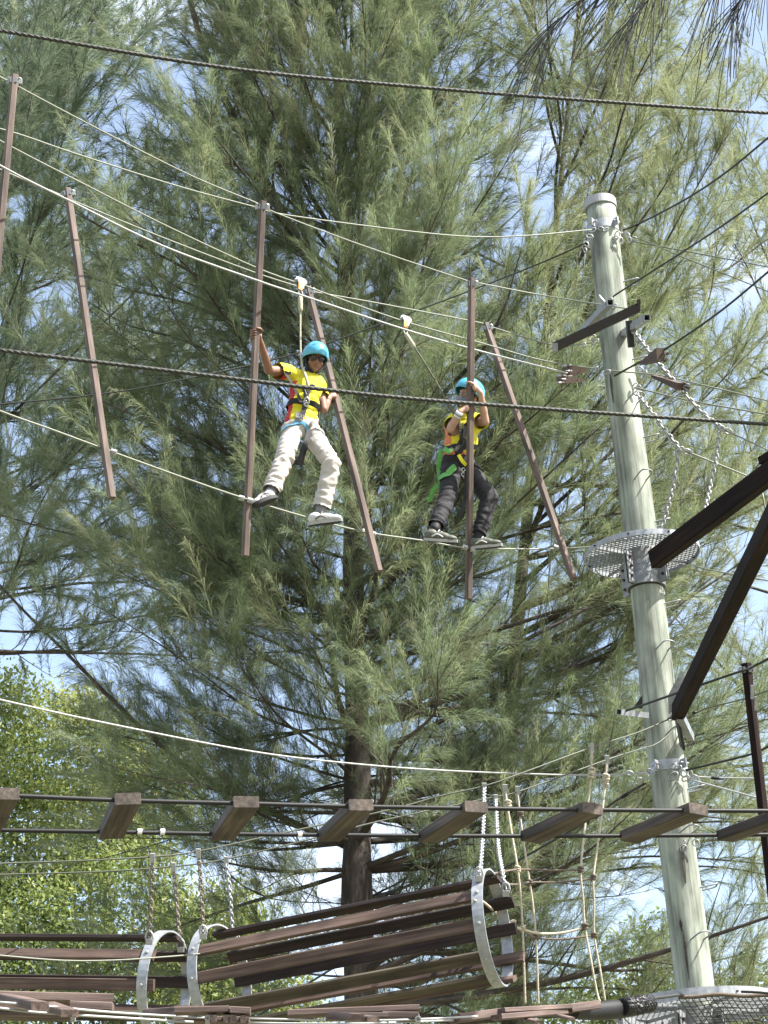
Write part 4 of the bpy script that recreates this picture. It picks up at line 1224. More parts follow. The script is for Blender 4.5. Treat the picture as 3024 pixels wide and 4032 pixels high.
# --- the big one in the middle
tb_ = Wh(1440, 3750, 24.0); bx, by = tb_[0], tb_[1]
T1 = Casuarina('casuarina_tree', 'tallest feathery casuarina filling the middle behind both climbers', (bx, by, 0), GRP, 'needle', 11, (.50, .25))
tp = [(bx - .05, by, 0), (bx, by, 3)] + [tuple(Wh(x, y, 24.0)) for x, y in ((1412, 3750), (1408, 3200), (1405, 2750), (1392, 2300), (1385, 1700), (1370, 1100), (1340, 500), (1310, 0))]
tp += [(tp[-1][0] - .1, tp[-1][1], tp[-1][2] + 3.5)]
T1.trunk(tp, [.31, .26, .22, .18, .145, .125, .10, .08, .065, .05, .03])
def az1(u):
    a = T1.r.uniform(0, 2 * math.pi)
    if u < .27 and math.sin(a) < -.5 and T1.r.random() < .75: a = T1.r.uniform(-.5, 3.6)      # the bare lower trunk shows
    if u < .26 and math.cos(a) < -.15: a = T1.r.uniform(-.6, 1.6)     # low on the left the bushes behind show
    return a
grow(T1, 5.6, 25.0, 150, lambda u: 5.2 - 2.4 * u, .060, (.12, 1.05), .93, 1.1, 1.0, az_bias=az1, spacing=.25)
grow(T1, 10.9, 23.5, 40, lambda u: 3.9 - 1.4 * u, .042, (.15, .95), 1.0, 1.1, 1.05, az_bias=lambda u: T1.r.uniform(-2.7, -.3), spacing=.24)
grow(T1, 7.4, 13.0, 34, lambda u: 3.0 + .8 * u, .034, (.10, .45), 1.0, 1.0, 1.0, az_bias=lambda u: T1.r.uniform(2.0, 4.1), spacing=.25)
grow(T1, 5.4, 7.4, 9, lambda u: 2.4, .03, (.15, .35), 1.0, .9, 1.0, az_bias=lambda u: T1.r.uniform(-.5, 4.0), spacing=.28)
grow(T1, 8.6, 11.4, 7, lambda u: 3.0, .034, (.10, .3), 1.0, 1.0, 1.0, az_bias=lambda u: T1.r.uniform(-2.6, -.6), spacing=.25)
# limbs one can follow in the photograph
def wl(*p): return [W(*q) for q in p]
T1.limb(wl((1400, 3350, 25.6), (1050, 3190, 25.4), (800, 3060, 25.2), (560, 2870, 25.0), (250, 2560, 24.9), (60, 2370, 24.9), (-120, 2170, 25.0)), .046, .012, .85, .25, 1.0)
T1.limb(wl((1385, 1250, 27.0), (1180, 960, 27.0), (1090, 800, 27.2), (950, 530, 27.5), (850, 300, 27.8), (780, 120, 28.0), (735, -60, 28.2)), .085, .035, .35, .3, .9)
T1.limb(wl((1390, 2500, 26.2), (1150, 2300, 26.0), (900, 2110, 26.0), (760, 2020, 26.0), (680, 1880, 26.0), (650, 1720, 26.2)), .06, .02, .6, .3, .9)
T1.limb(wl((1420, 2660, 26.0), (1500, 2540, 25.6), (1590, 2420, 25.2), (1700, 2300, 25.0), (1900, 2180, 24.8)), .05, .015, .7, .3, .9)
T1.limb(wl((1420, 3010, 25.8), (1330, 2750, 25.0), (1310, 2600, 24.8), (1250, 2380, 24.6), (1130, 2180, 24.5)), .05, .015, .7, .3, .9)
T1.limb(wl((1400, 2000, 26.3), (1600, 1750, 25.5), (1720, 1580, 25.0), (1900, 1380, 24.6), (2000, 1180, 24.5)), .05, .015, .7, .25, .9)
T1.finish(K=86, w=.0028, bent=True)

# --- leaning in from the right, paler and thinner
t2 = Wh(2020, 3850, 25.0); x2, y2 = t2[0], t2[1]
T2 = Casuarina('casuarina_tree', 'pale thin casuarina behind the timber pole and rope net', (x2, y2, 0), GRP, 'needle_pale', 23, (.52, .2))
tp = [(x2, y2, 0), (x2, y2, 3)] + [tuple(Wh(x, y, 25.0)) for x, y in ((2030, 3900), (1995, 3300), (2010, 2800), (2060, 2200), (2120, 1600), (2180, 1000), (2230, 500), (2280, 0))]
T2.trunk(tp, [.26, .24, .22, .17, .12, .08, .06, .045, .035, .02])
def azb(u): return T2.r.choice([T2.r.uniform(-1.0, .9), T2.r.uniform(-1.0, .9), T2.r.uniform(0, 6.28)])
grow(T2, 9.6, 23.5, 62, lambda u: 4.9 - 1.2 * u, .048, (.45, 1.0), .95, 1.0, 1.0, az_bias=azb, spacing=.30)
for i in range(12):                       # long bare boughs low down, with the foliage only at their ends
    z = 5.2 + i * .42; az = T2.r.uniform(-.5, .5) + (math.pi if i % 5 == 4 else 0)
    k = int(np.argmin(np.abs(T2.tp[:, 2] - z))); p = T2.tp[k]; q = p; pts = [p]; el = .12
    for j in range(6):
        el += T2.r.gauss(-.07, .07); q = q + np.array([math.cos(az) * math.cos(el), math.sin(az) * math.cos(el), math.sin(el)]) * .92; az += T2.r.gauss(0, .12); pts.append(q)
    T2.limb(pts, .019, .005, .85, .25, .9, spacing=.34)
T2.finish(K=124)

# --- behind on the left, bluish and open
t3 = Wh(-130, 3850, 31.0); x3, y3 = t3[0], t3[1]
T3 = Casuarina('casuarina_tree', 'open bluish casuarina with sky showing through beside the edge posts', (x3, y3, 0), GRP, 'needle_blue', 37, (.42, .2))
tp = [(x3, y3, 0)] + [tuple(Wh(x, y, 31.0)) for x, y in ((-130, 3900), (-150, 3000), (-170, 2300), (-190, 1600), (-220, 900), (-240, 200), (-260, -300))]
T3.trunk(tp, [.26, .22, .18, .15, .12, .09, .06, .03])
grow(T3, 12.6, 29, 72, lambda u: 6.0 - 1.6 * u, .036, (.35, 1.0), .95, 1.1, 1.15, az_bias=lambda u: T3.r.uniform(-1.25, 1.0), spacing=.30)
T3.finish(K=112, w=.0036)

# --- a fourth crown farther off on the right, only its outer sprays reach the view
t4 = Wh(3080, 3900, 34.0); x4, y4 = t4[0], t4[1]
T4 = Casuarina('casuarina_tree', 'far casuarina whose drooping sprays hang beyond the near black post', (x4, y4, 0), GRP, 'needle_pale', 51, (.4, .2))
tp = [(x4, y4, 0)] + [tuple(Wh(x, y, 34.0)) for x, y in ((3090, 3900), (3070, 3000), (3090, 2200), (3060, 1500), (3080, 900))]
T4.trunk(tp, [.22, .2, .16, .12, .08, .03])
grow(T4, 10, 24, 34, lambda u: 4.6 - 1.5 * u, .045, (.2, 1.0), .8, 1.0, 1.05, spacing=.45)
T4.finish(K=95, w=.0038)

# --- the near casuarina whose twigs hang into the upper corner
nb = np.array([4.6, 5.2, 0.0])
T5 = Casuarina('casuarina_tree', 'near casuarina with dark twigs drooping into the top of the view', nb, GRP, 'needle_blue', 77, (.05, .08))
T5.trunk([nb, nb + [0, .05, 3], nb + [-.1, .1, 6], nb + [-.1, .15, 9]], [.2, .18, .15, .1])
tws = [
    ([(2760, -330, 6.5), (2600, -160, 6.4), (2420, -60, 6.35), (2290, 0, 6.3), (2147, 136, 6.3), (2075, 215, 6.3)], 46),
    ([(2760, -300, 6.5), (2640, -130, 6.5), (2553, 0, 6.5), (2430, 130, 6.5)], 30),
    ([(2900, -320, 6.6), (2860, -130, 6.6), (2800, -30, 6.6), (2790, 30, 6.6)], 18),
    ([(3100, -300, 6.4), (3010, -120, 6.4), (2930, -20, 6.4), (2880, 40, 6.4)], 36),
]
top = W(2900, -700, 6.3)
m = MB(); m.tube(spline([nb + [-.1, .1, 6.2], (np.array(nb + [-.1, .1, 6.2]) + top) / 2 + [0, 0, .15], top, W(2760, -320, 6.5)], .1), [.03] * len(spline([nb + [-.1, .1, 6.2], (np.array(nb + [-.1, .1, 6.2]) + top) / 2 + [0, 0, .15], top, W(2760, -320, 6.5)], .1)), seg=8)
m.build('limb', 'bark', T5.t, smooth=True)
V_, F_, nn = [], [], 0
m2 = MB()
for pts, cnt in tws:
    q = spline(wl(*pts), .02); n = len(q)
    m = MB(); m.tube(q, np.linspace(.005, .0016, n), seg=6); m.build('twig', 'bark', T5.t, smooth=True)
    for k in range(cnt):
        i = T5.r.randint(int(n * .25), n - 2)
        p = q[i]; t = nrm(q[i + 1] - q[i])
        o = nrm(np.array([T5.r.gauss(0, 1), T5.r.gauss(0, 1), T5.r.gauss(0, .6)]))
        d = nrm(t * .95 + o * .48 + np.array([0, 0, -.35])); ln = T5.r.uniform(.15, .30)
        pp = [p + d * ln * s_ + np.array([0, 0, -1]) * (.30 * ln * s_ * s_) for s_ in (0, .3, .65, 1)]
        m2.tube(spline(pp, .02), .0015, seg=4)
m2.build('drooping_needle', 'cable_dark', T5.t)['kind'] = 'stuff'
del m2

# --- broad leaved trees and bushes, sunlit, low down
def leaf_cloud(pts, nper, size, spread, tint0):
    N = len(pts); n = N * nper
    c = np.repeat(pts, nper, axis=0) + rng.normal(0, 1, (n, 3)) * spread
    d = vnorm(rng.normal(size=(n, 3)) + np.array([0, 0, -.5])); s_ = vnorm(np.cross(d, rng.normal(size=(n, 3)) + np.array([0, 0, 1.5])))
    nrm_ = np.cross(d, s_)
    sz = (size * rng.uniform(.6, 1.3, n))[:, None]
    V = np.stack([c, c + d * sz * .5 + s_ * sz * .24 + nrm_ * sz * .05, c + d * sz, c + d * sz * .5 - s_ * sz * .24 + nrm_ * sz * .05], axis=1).reshape(-1, 3)
    b = np.arange(n)[:, None] * 4
    f = np.concatenate([b + np.array([0, 1, 2]), b + np.array([0, 2, 3])], axis=1).reshape(-1, 3)
    ti = np.clip(np.repeat(np.repeat(tint0, nper) + rng.normal(0, .13, n), 4), 0, 1)
    return V, f, ti
def broadleaf(label, base, blobs, seed, leaf=.105, nper=28, dens=30, tint=.5, name='broadleaf_tree', cat='tree', trunk_mat='bark_pale', pale=True):
    r = random.Random(seed); g_ = np.random.default_rng(seed)
    t = thing(name, label, cat, base, 'sunlit broadleaf trees and bushes')
    base = np.asarray(base, float)
    pts, tn = [], []
    top = np.array([b[0] for b in blobs]).mean(axis=0)
    m = MB(); q = spline([base, base + (top - base) * .3 + [.1, 0, 0], base + (top - base) * .62], .3); m.tube(q, np.linspace(.17, .09, len(q)), seg=10); m.build('trunk', trunk_mat, t, smooth=True)
    for c, rad in blobs:
        c = np.asarray(c, float)
        st = base + (top - base) * r.uniform(.35, .62)
        m = MB(); q = spline([st, (st + c) / 2 + np.array([r.gauss(0, .2), r.gauss(0, .2), -.2]), c], .25); m.tube(q, np.linspace(.07, .015, len(q)), seg=7); m.build('limb', trunk_mat, t, smooth=True)
        n = int(dens * rad ** 2 * 3.2)
        bt = r.gauss(0, .10)
        for k in range(n):
            d = g_.normal(size=3); d /= np.linalg.norm(d)
            rr = rad * (g_.random() ** .4) * (1 + .35 * math.sin(5 * d[0] + 4 * d[2] + c[0]))
            p = c + d * rr * np.array([1, 1, .85])
            pts.append(p); tn.append(tint + bt + g_.normal(0, .10))
    V, f, ti = leaf_cloud(np.array(pts), nper, leaf, .17, np.array(tn))
    tri_obj('crown', V, f, 'leaf', t, ti, kind='stuff')
    print(label[:20], len(f))
def blob(px, py, d, r): return (W(px, py, d + 2.0), r * 1.05)
def gnd(px, d):
    p = W(px, 3900, d + 2.0); return (p[0], p[1], 0)
broadleaf('bright yellow green broadleaf tree whose crown tops out at the view edge', gnd(150, 34), [blob(20, 2740, 34, .75), blob(120, 2920, 34, 1.0), blob(-60, 3000, 33, 1.1), blob(60, 3200, 33, 1.2), blob(290, 3130, 34, .8), blob(0, 3480, 32, 1.1), blob(240, 3420, 33, .9)], 3, tint=.62)
broadleaf('yellow green broadleaf tree shining through the casuarina twigs', gnd(420, 35), [blob(300, 2800, 35.5, .75), blob(400, 2900, 35, .85), blob(480, 3050, 35, .9), blob(620, 3000, 35, .6), blob(420, 3230, 35, 1.1), blob(560, 3330, 34, .8), blob(700, 3130, 35, .6)], 5, tint=.75)
broadleaf('shaded broadleaf tree with pale forked trunk between the barrel chains', gnd(540, 32), [blob(420, 3420, 32, .7), blob(300, 3640, 31, .9), blob(640, 3560, 32, .7), blob(100, 3660, 31, .9), blob(470, 3830, 31, 1.0), blob(200, 3860, 31, 1.0), blob(720, 3760, 32, .7), blob(0, 3930, 30, 1.0)], 7, tint=.42)
broadleaf('bright bush seen through the hoops and barrel slats', gnd(880, 31), [blob(740, 3640, 31, .7), blob(860, 3700, 31, .8), blob(800, 3850, 31, .9), blob(940, 3860, 31, .95), blob(640, 3820, 31, .8), blob(960, 3560, 31.5, .4), blob(700, 3980, 30, .9), blob(1050, 3960, 31, .7), blob(960, 3640, 31.5, .42), blob(1180, 3990, 31, .6)], 9, tint=.66, name='bush', cat='bush')
broadleaf('leafy young tree standing behind the rope net', gnd(2520, 30), [blob(2560, 3680, 30, .34), blob(2500, 3760, 30, .4), blob(2590, 3820, 30, .4), blob(2440, 3900, 30, .5), blob(2310, 3950, 30, .5), blob(2560, 3960, 30, .55)], 12, tint=.45, dens=26, leaf=.11)
broadleaf('low green bush under the rope net and walkway', gnd(2150, 31), [blob(2120, 3990, 31, .5), blob(1900, 4010, 31, .55), blob(2260, 4020, 31, .5), blob(1700, 4040, 31, .5), blob(2420, 4040, 30, .5)], 15, tint=.55, dens=26, name='bush', cat='bush', leaf=.11)
broadleaf('green bush topping out behind the side net', gnd(2920, 31), [blob(2850, 3960, 31, .38), blob(2960, 3950, 31, .45), blob(3050, 3920, 31, .5), blob(2900, 4020, 31, .5)], 18, tint=.55, name='bush', cat='bush', leaf=.11)
# ------------------------------------------------------------------ the two climbers
def remesh(mb, voxel, smooth=3):
    """Overlapping rounded shapes grown together into one continuous skin."""
    me = bpy.data.meshes.new('tmp'); me.from_pydata(np.concatenate(mb.v).tolist(), [], mb.f); me.update()
    o = bpy.data.objects.new('tmp', me); C.objects.link(o)
    md = o.modifiers.new('r', 'REMESH'); md.mode = 'VOXEL'; md.voxel_size = voxel; md.adaptivity = 0.0
    if smooth:
        sm = o.modifiers.new('s', 'SMOOTH'); sm.factor = .5; sm.iterations = smooth
    dg = bpy.context.evaluated_depsgraph_get(); dg.update()
    e = o.evaluated_get(dg); m2 = e.to_mesh()
    v = np.empty(len(m2.vertices) * 3); m2.vertices.foreach_get('co', v); v = v.reshape(-1, 3)
    f = [tuple(p.vertices) for p in m2.polygons]
    e.to_mesh_clear(); bpy.data.objects.remove(o); bpy.data.meshes.remove(me)
    return v, f
def cut(v, f, planes):
    """Open a garment: drop what lies past each (point, direction, reach) plane."""
    kill = np.zeros(len(v), bool)
    for p, d, reach in planes:
        q = v - np.asarray(p); h = q @ nrm(d); r = np.linalg.norm(q - h[:, None] * nrm(d), axis=1)
        kill |= (h > 0) & (r < reach) & (h < .4)
    f = [t for t in f if not any(kill[i] for i in t)]
    used = np.unique([i for t in f for i in t]); mp = -np.ones(len(v), int); mp[used] = np.arange(len(used))
    return v[used], [tuple(int(mp[i]) for i in t) for t in f]
def vnormals(v, f):
    n = np.zeros_like(v); a = np.array([t[:4] if len(t) > 3 else (*t, t[-1]) for t in f])
    fn = np.cross(v[a[:, 2]] - v[a[:, 0]], v[a[:, 3]] - v[a[:, 1]])
    for k in range(4): np.add.at(n, a[:, k], fn)
    return vnorm(n)
def wrinkle(v, f, amp, folds=(), freq=16.0, seed=0.0):
    n = vnormals(v, f); h = np.zeros(len(v))
    for i, p in enumerate(v):
        q = Vector(p * freq) + Vector((seed, seed, seed))
        a = noise.noise(Vector((q.x * .8, q.y * .8, q.z * 1.7)))
        b = noise.noise(q * 2.3)
        h[i] = (1 - abs(a) * 2.2) * .7 + b * .35
    h *= amp
    for c, d, wave, rad, am in folds:            # drag lines round a joint
        q = v - np.asarray(c); w = np.exp(-(np.linalg.norm(q, axis=1) / rad) ** 2)
        ax_ = nrm(d); t_ = q @ ax_; pr = q - t_[:, None] * ax_
        for i in np.nonzero(w > .04)[0]:
            k = noise.noise(Vector((t_[i] / wave * 1.15 + seed, pr[i, 0] * 7 + c[0], pr[i, 1] * 7 + pr[i, 2] * 7)))
            h[i] += am * w[i] * (1.1 - 3.4 * abs(k))
    return v + n * h[:, None]
def skin_obj(name, parts, mat, parent, smooth=True):
    m = MB()
    for v, f in parts: m.add(v, f)
    return m.build(name, mat, parent, smooth=smooth)
def strap(pts, bvh, w, mat, name, parent, off=.006, closed=False, snap=True, th=.003):
    P = spline(pts, .012) if not closed else spline(list(pts) + [pts[0]], .012)
    Q, N = [], []
    for p in P:
        if snap and bvh is not None:
            loc, n, _, _ = bvh.find_nearest(Vector(p)); n = np.array(n)
            if (np.asarray(p) - np.array(loc)) @ n < 0 and np.linalg.norm(np.asarray(p) - np.array(loc)) > .09: pass
            Q.append(np.array(loc) + n * off); N.append(n)
        else:
            Q.append(np.asarray(p)); N.append(-CF)
    Q, N = np.array(Q), np.array(N)
    for _ in range(3):
        Q[1:-1] = (Q[:-2] + 2 * Q[1:-1] + Q[2:]) / 4; N[1:-1] = (N[:-2] + 2 * N[1:-1] + N[2:]) / 4
    N = vnorm(N); T = vnorm(np.gradient(Q, axis=0)); S = vnorm(np.cross(T, N))
    v, f = [], []
    for i in range(len(Q)):
        for a, b in ((-1, 1), (1, 1), (1, -1), (-1, -1)):
            v.append(Q[i] + S[i] * a * w / 2 + N[i] * b * th / 2)
    for i in range(len(Q) - 1):
        for j in range(4):
            f.append((i * 4 + j, i * 4 + (j + 1) % 4, i * 4 + 4 + (j + 1) % 4, i * 4 + 4 + j))
    f += [(3, 2, 1, 0), tuple(len(v) - 4 + k for k in range(4))]
    m = MB(); m.add(v, f); return m.build(name, mat, parent)
def grip(c, ax, elbow, scale=1.0, flip=1, half=.026):
    """A hand closed round a post: palm on the elbow's side, four fingers over one flank, thumb over the other."""
    ax = nrm(ax); e = np.asarray(elbow) - c; e = nrm(e - ax * (e @ ax)); tau = np.cross(ax, e) * flip
    h = half; pal = MB(); fing = MB()
    wrist = c + e * (h + .036) + nrm(np.asarray(elbow) - c) * .055
    pal.ell(c + e * (h + .016), [ax * .042 * scale, tau * .040 * scale, e * .019 * scale], 14, 10)
    pal.capsule(wrist, .024 * scale, c + e * (h + .022), .026 * scale)
    pal.capsule(c + e * (h + .016) - tau * .02 - ax * .02, .016, c + e * (h + .006) - tau * (h * .9), .013)
    lens = (.9, 1.0, .97, .8)
    for k in range(4):
        o = ax * (.030 - .0205 * k) * scale; r = .0088 * scale * (.95 if k < 3 else .85)
        L_ = lens[k]
        pts = [c + o + e * (h + .014) + tau * .026, c + o + e * (h * .75) + tau * (h + .013), c + o - e * (h * .35 * L_) + tau * (h + .014), c + o - e * (h + .011) * L_ + tau * (h * .62), c + o - e * (h + .012) + tau * (h * .62 - .034 * L_)]
        q = spline(pts, .006); n = len(q)
        fing.tube(q, [r * (1.0 - .22 * i / n) if 0 < i < n - 1 else r * .5 for i in range(n)], seg=8)
    pts = [c + e * (h + .014) - tau * .018 + ax * .022, c + e * (h * .5) - tau * (h + .014) + ax * .036, c - e * (h * .5) - tau * (h + .012) + ax * .042, c - e * (h + .010) - tau * (h * .45) + ax * .044]
    q = spline(pts, .006); n = len(q)
    fing.tube(q, [.0105 * scale * (1 - .2 * i / n) if 0 < i < n - 1 else .005 for i in range(n)], seg=8)
    return wrist, pal, fing
def frame(up_img, face_dir):
    z = nrm(up_img); y = nrm(np.asarray(face_dir) - z * (np.asarray(face_dir) @ z)); x = np.cross(y, z)
    return x, y, z

def person(label, J, skin, headf, hc, grips, shirt, trouser, loc, hs=1.0):
    t = thing('person', label, 'person', loc, 'climbers on the swinging posts')
    X, Y, Z = headf
    hp = lambda x, y, z: hc + (X * x + Y * y + Z * z) * hs
    ax = lambda a, b, c: [X * a * hs, Y * b * hs, Z * c * hs]
    m = MB()                                            # head
    m.ell(hp(0, -.005, .01), ax(.074, .092, .090), 20, 14)
    m.ell(hp(0, .022, -.052), ax(.060, .066, .070), 18, 12)
    m.ell(hp(0, .058, -.098), ax(.028, .026, .024), 12, 8)           # chin
    m.ell(hp(0, .088, -.036), ax(.012, .022, .020), 10, 8)           # nose
    m.ell(hp(0, .086, -.012), ax(.008, .014, .026), 10, 8)
    m.ell(hp(0, .076, .014), ax(.050, .016, .011), 12, 8)            # brow
    for s_ in (-1, 1):
        m.ell(hp(s_ * .038, .058, -.045), ax(.024, .024, .022), 12, 8)
        m.ell(hp(s_ * .076, -.002, -.022), ax(.010, .022, .031), 10, 8)
    m.capsule(hp(0, -.012, -.05), .050, J['neck'] + Z * .01, .052)
    head = remesh(m, .0055, 2)
    m = MB()                                            # trunk and limbs
    up = nrm(J['neck'] - J['pel']); lat = nrm(J['lsh'] - J['rsh'])
    fr = nrm(np.cross(up, lat)); fr = fr if fr @ Y > 0 else -fr
    lat2 = nrm(J['lhip'] - J['rhip'])
    chest = J['neck'] - up * .13; waist = J['pel'] + up * .15
    m.ell(chest, [lat * .135, fr * .085, up * .14]); m.ell(waist, [lat * .115, fr * .08, up * .13]); m.ell(J['pel'] + up * .01, [lat2 * .125, fr * .09, up * .10])
    m.capsule(J['neck'] - up * .05, .055, J['neck'] + Z * .03, .050)
    for s_ in ('r', 'l'):
        m.capsule(J['neck'] - up * .05, .05, J[s_ + 'sh'], .048); m.capsule(J[s_ + 'sh'], .047, J[s_ + 'elb'], .036)
        m.capsule(J[s_ + 'elb'], .037, J[s_ + 'wr'], .0245)
        m.capsule(J[s_ + 'elb'] * .65 + J[s_ + 'wr'] * .35, .036, J[s_ + 'wr'], .024)
        m.capsule(J[s_ + 'hip'], .075, J[s_ + 'knee'], .054); m.capsule(J[s_ + 'knee'], .054, J[s_ + 'ank'], .036)
    for w_, pal, fg in grips: m.v += pal.v; m.f += [tuple(i + m.n for i in q) for q in pal.f]; m.n += pal.n
    body = remesh(m, .0085, 2)
    parts = [head, body]
    for w_, pal, fg in grips: parts.append((np.concatenate(fg.v), fg.f))
    skin_obj('body', parts, skin, t)
    # shirt
    m = MB()
    m.ell(chest + up * .005, [lat * .158, fr * .108, up * .145]); m.ell(waist + up * .01, [lat * .142, fr * .105, up * .17]); m.ell(J['pel'] + up * .03, [lat2 * .150, fr * .112, up * .14])
    sl = []
    for s_ in ('r', 'l'):
        a, b = J[s_ + 'sh'], J[s_ + 'elb']; d = nrm(b - a); e_ = a + (b - a) * shirt['sleeve']
        m.capsule(J['neck'] - up * .045, .058, a, .060); m.capsule(a, .062, e_ + d * .03, .068)
        sl.append((e_, d, .078))
    m.capsule(J['neck'] - up * .06, .066, J['neck'] + up * .005, .062)
    v, f = remesh(m, .0095, 3)
    hem = shirt['hem']
    v, f = cut(v, f, sl + [(hem[0], hem[1], .5), (J['neck'] + up * .035, Z, .09)])
    fo = [(waist, up, .055, .16, .010), (J['rsh'] * .7 + J['relb'] * .3, nrm(J['relb'] - J['rsh']), .045, .10, .006), (J['lsh'] * .7 + J['lelb'] * .3, nrm(J['lelb'] - J['lsh']), .045, .10, .006)]
    v = wrinkle(v, f, .0055, fo, 15, shirt.get('seed', 0))
    so = skin_obj('shirt', [(v, f)], shirt['mat'], t)
    so.data.materials.append(MATS[shirt['mat2']])
    fc = np.array([v[list(q)].mean(axis=0) for q in f])
    sel = shirt['panel'](fc)
    so.data.polygons.foreach_set('material_index', sel.astype(np.int32))
    # trousers
    m = MB()
    m.ell(J['pel'] + up * .0, [lat2 * .148, fr * .112, up * .13])
    hems = []
    for s_ in ('r', 'l'):
        a, b, c = J[s_ + 'hip'], J[s_ + 'knee'], J[s_ + 'ank']
        m.capsule(a, trouser['thigh'], b, trouser['knee']); m.capsule(b, trouser['knee'], c + (c - b) * .12, trouser['hem'])
        e_ = b + (c - b) * trouser['len']; hems.append((e_, c - b, .13))
    v, f = remesh(m, .0095, 3)
    v, f = cut(v, f, hems + [(J['pel'] + up * .10, up, .5)])
    fo = []
    for s_ in ('r', 'l'):
        a, b, c = J[s_ + 'hip'], J[s_ + 'knee'], J[s_ + 'ank']
        fo += [(b, nrm((b - a) + .5 * lat * .2), .050, .13, .013), (a * .8 + b * .2, nrm((b - a) + lat * .15), .048, .12, .011), (b * .15 + c * .85, c - b, .040, .10, .012), (b * .55 + c * .45, nrm((c - b) + lat * .12), .07, .12, .009)]
    v = wrinkle(v, f, .006, fo, 13, 5.0)
    to = skin_obj('trousers', [(v, f)], trouser['mat'], t)
    bs = BVHTree.FromPolygons([tuple(p) for p in np.array([x.co for x in so.data.vertices]) + np.array(t['_o'])], [tuple(p.vertices) for p in so.data.polygons])
    bt = BVHTree.FromPolygons([tuple(p) for p in np.array([x.co for x in to.data.vertices]) + np.array(t['_o'])], [tuple(p.vertices) for p in to.data.polygons])
    return t, bs, bt, hp, ax, up, lat, fr

def helmet(t, hc, fr_, a, b, c, lift=.022, tilt=0.0):
    X, Y, Z = fr_
    R = Matrix.Rotation(tilt, 3, Vector(X)); Yt = np.array(R @ Vector(Y)); Zt = np.array(R @ Vector(Z))
    o = hc + Z * lift - Y * .006
    n, k = 36, 14
    m = MB(); v, f = [], []
    def pt(ph, th, off):
        s_, q = math.sin(ph), math.cos(ph)
        fl = max(0, ph - 1.72) * .05
        return o + X * (a + off + fl * .6) * s_ * math.cos(th) + Yt * (b + off + fl) * s_ * math.sin(th) + Zt * (c + off) * q
    for off in (0, -.008):
        for i in range(k + 1):
            for j in range(n):
                th = 2 * math.pi * j / n
                end = 1.98 - .26 * max(0, math.sin(th)) + .05 * max(0, -math.sin(th))
                v.append(pt(end * max(i, .02) / k, th, off))
    B = (k + 1) * n
    for i in range(k):
        for j in range(n):
            q = (j + 1) % n
            f.append((i * n + j, (i + 1) * n + j, (i + 1) * n + q, i * n + q)); f.append((B + i * n + j, B + i * n + q, B + (i + 1) * n + q, B + (i + 1) * n + j))
    for j in range(n):
        q = (j + 1) % n; f.append((k * n + j, B + k * n + j, B + k * n + q, k * n + q))
    f.append(tuple(reversed(range(n))))
    m.add(v, f); h = m.build('helmet', 'helmet_blue', t, smooth=True)
    for th0 in (20, 62, 118, 160, 205, 335):        # little groups of round vent holes
        for dp, dt in ((0, 0), (.12, .10), (.12, -.10), (.02, .2)):
            ph, th = .88 + dp, math.radians(th0) + dt
            p = pt(ph, th, -.0005); d = nrm(p - o); s_ = nrm(np.cross(d, Zt))
            b_ = MB(); b_.ell(p, [s_ * .0075, np.cross(d, s_) * .0075, d * .002], 8, 4); b_.build('vent', 'vent_blue', h)
    return h, pt

def shoe(t, heel, toe, up, width, ankle, upper, sole, accent):
    heel, toe = np.asarray(heel), np.asarray(toe); y = nrm(toe - heel); L_ = np.linalg.norm(toe - heel)
    z = nrm(np.asarray(up) - y * (np.asarray(up) @ y)); x = np.cross(y, z)
    P = lambda a, b, c: heel + x * a * width + y * b * L_ + z * c
    m = MB()
    m.ell(P(0, .20, .050), [x * width * .44, y * L_ * .21, z * .044]); m.ell(P(.02, .50, .042), [x * width * .47, y * L_ * .28, z * .037]); m.ell(P(.02, .78, .032), [x * width * .49, y * L_ * .21, z * .026])
    m.capsule(P(0, .20, .05), width * .40, ankle, .044)
    v, f = remesh(m, .0065, 2)
    v, f = cut(v, f, [(P(0, .22, .098), nrm(ankle - P(0, .2, .05)), .2)])
    u = skin_obj('shoe', [(v, f)], upper, t)
    out = []
    for k in range(28):
        a = 2 * math.pi * k / 28; yy = .5 - .52 * math.cos(a); w_ = (.40 + .12 * yy) * math.sin(a) * (1.0 if .2 < yy < .9 else .96) - .03 * math.sin(math.pi * yy)
        out.append((w_, yy))
    v = [P(a, b, -.004 + .02 * max(0, b - .8)) for a, b in out] + [P(a * 1.04, b, .020 + .02 * max(0, b - .8)) for a, b in out]
    f = [tuple(range(28)), tuple(reversed(range(28, 56)))] + [((k + 1) % 28, k, 28 + k, 28 + (k + 1) % 28) for k in range(28)]
    m = MB(); m.add(v, f); s1 = m.build('sole', sole[0], u)
    v = [P(a * .95, b * .97 + .015, -.010 + .02 * max(0, b - .8)) for a, b in out] + [P(a * .97, b * .98 + .01, -.0035 + .02 * max(0, b - .8)) for a, b in out]
    m = MB(); m.add(v, f); m.build('tread', sole[1], u)
    for k in range(4):
        m = MB(); b = .42 + .075 * k; q = spline([P(-.26, b, .070 - .012 * k), P(0, b + .02, .092 - .013 * k), P(.28, b, .070 - .012 * k)], .01); m.tube(q, .004, seg=6); m.build('lace', accent, u, smooth=True)
    for sd in (-1, 1):
        m = MB(); q = spline([P(sd * .46, .28, .035), P(sd * .50, .45, .055), P(sd * .50, .62, .035)], .01); m.tube(q, .006, seg=6); m.build('side_stripe', accent, u, smooth=True)
    return u

up_w = np.array([0, 0, 1.0])
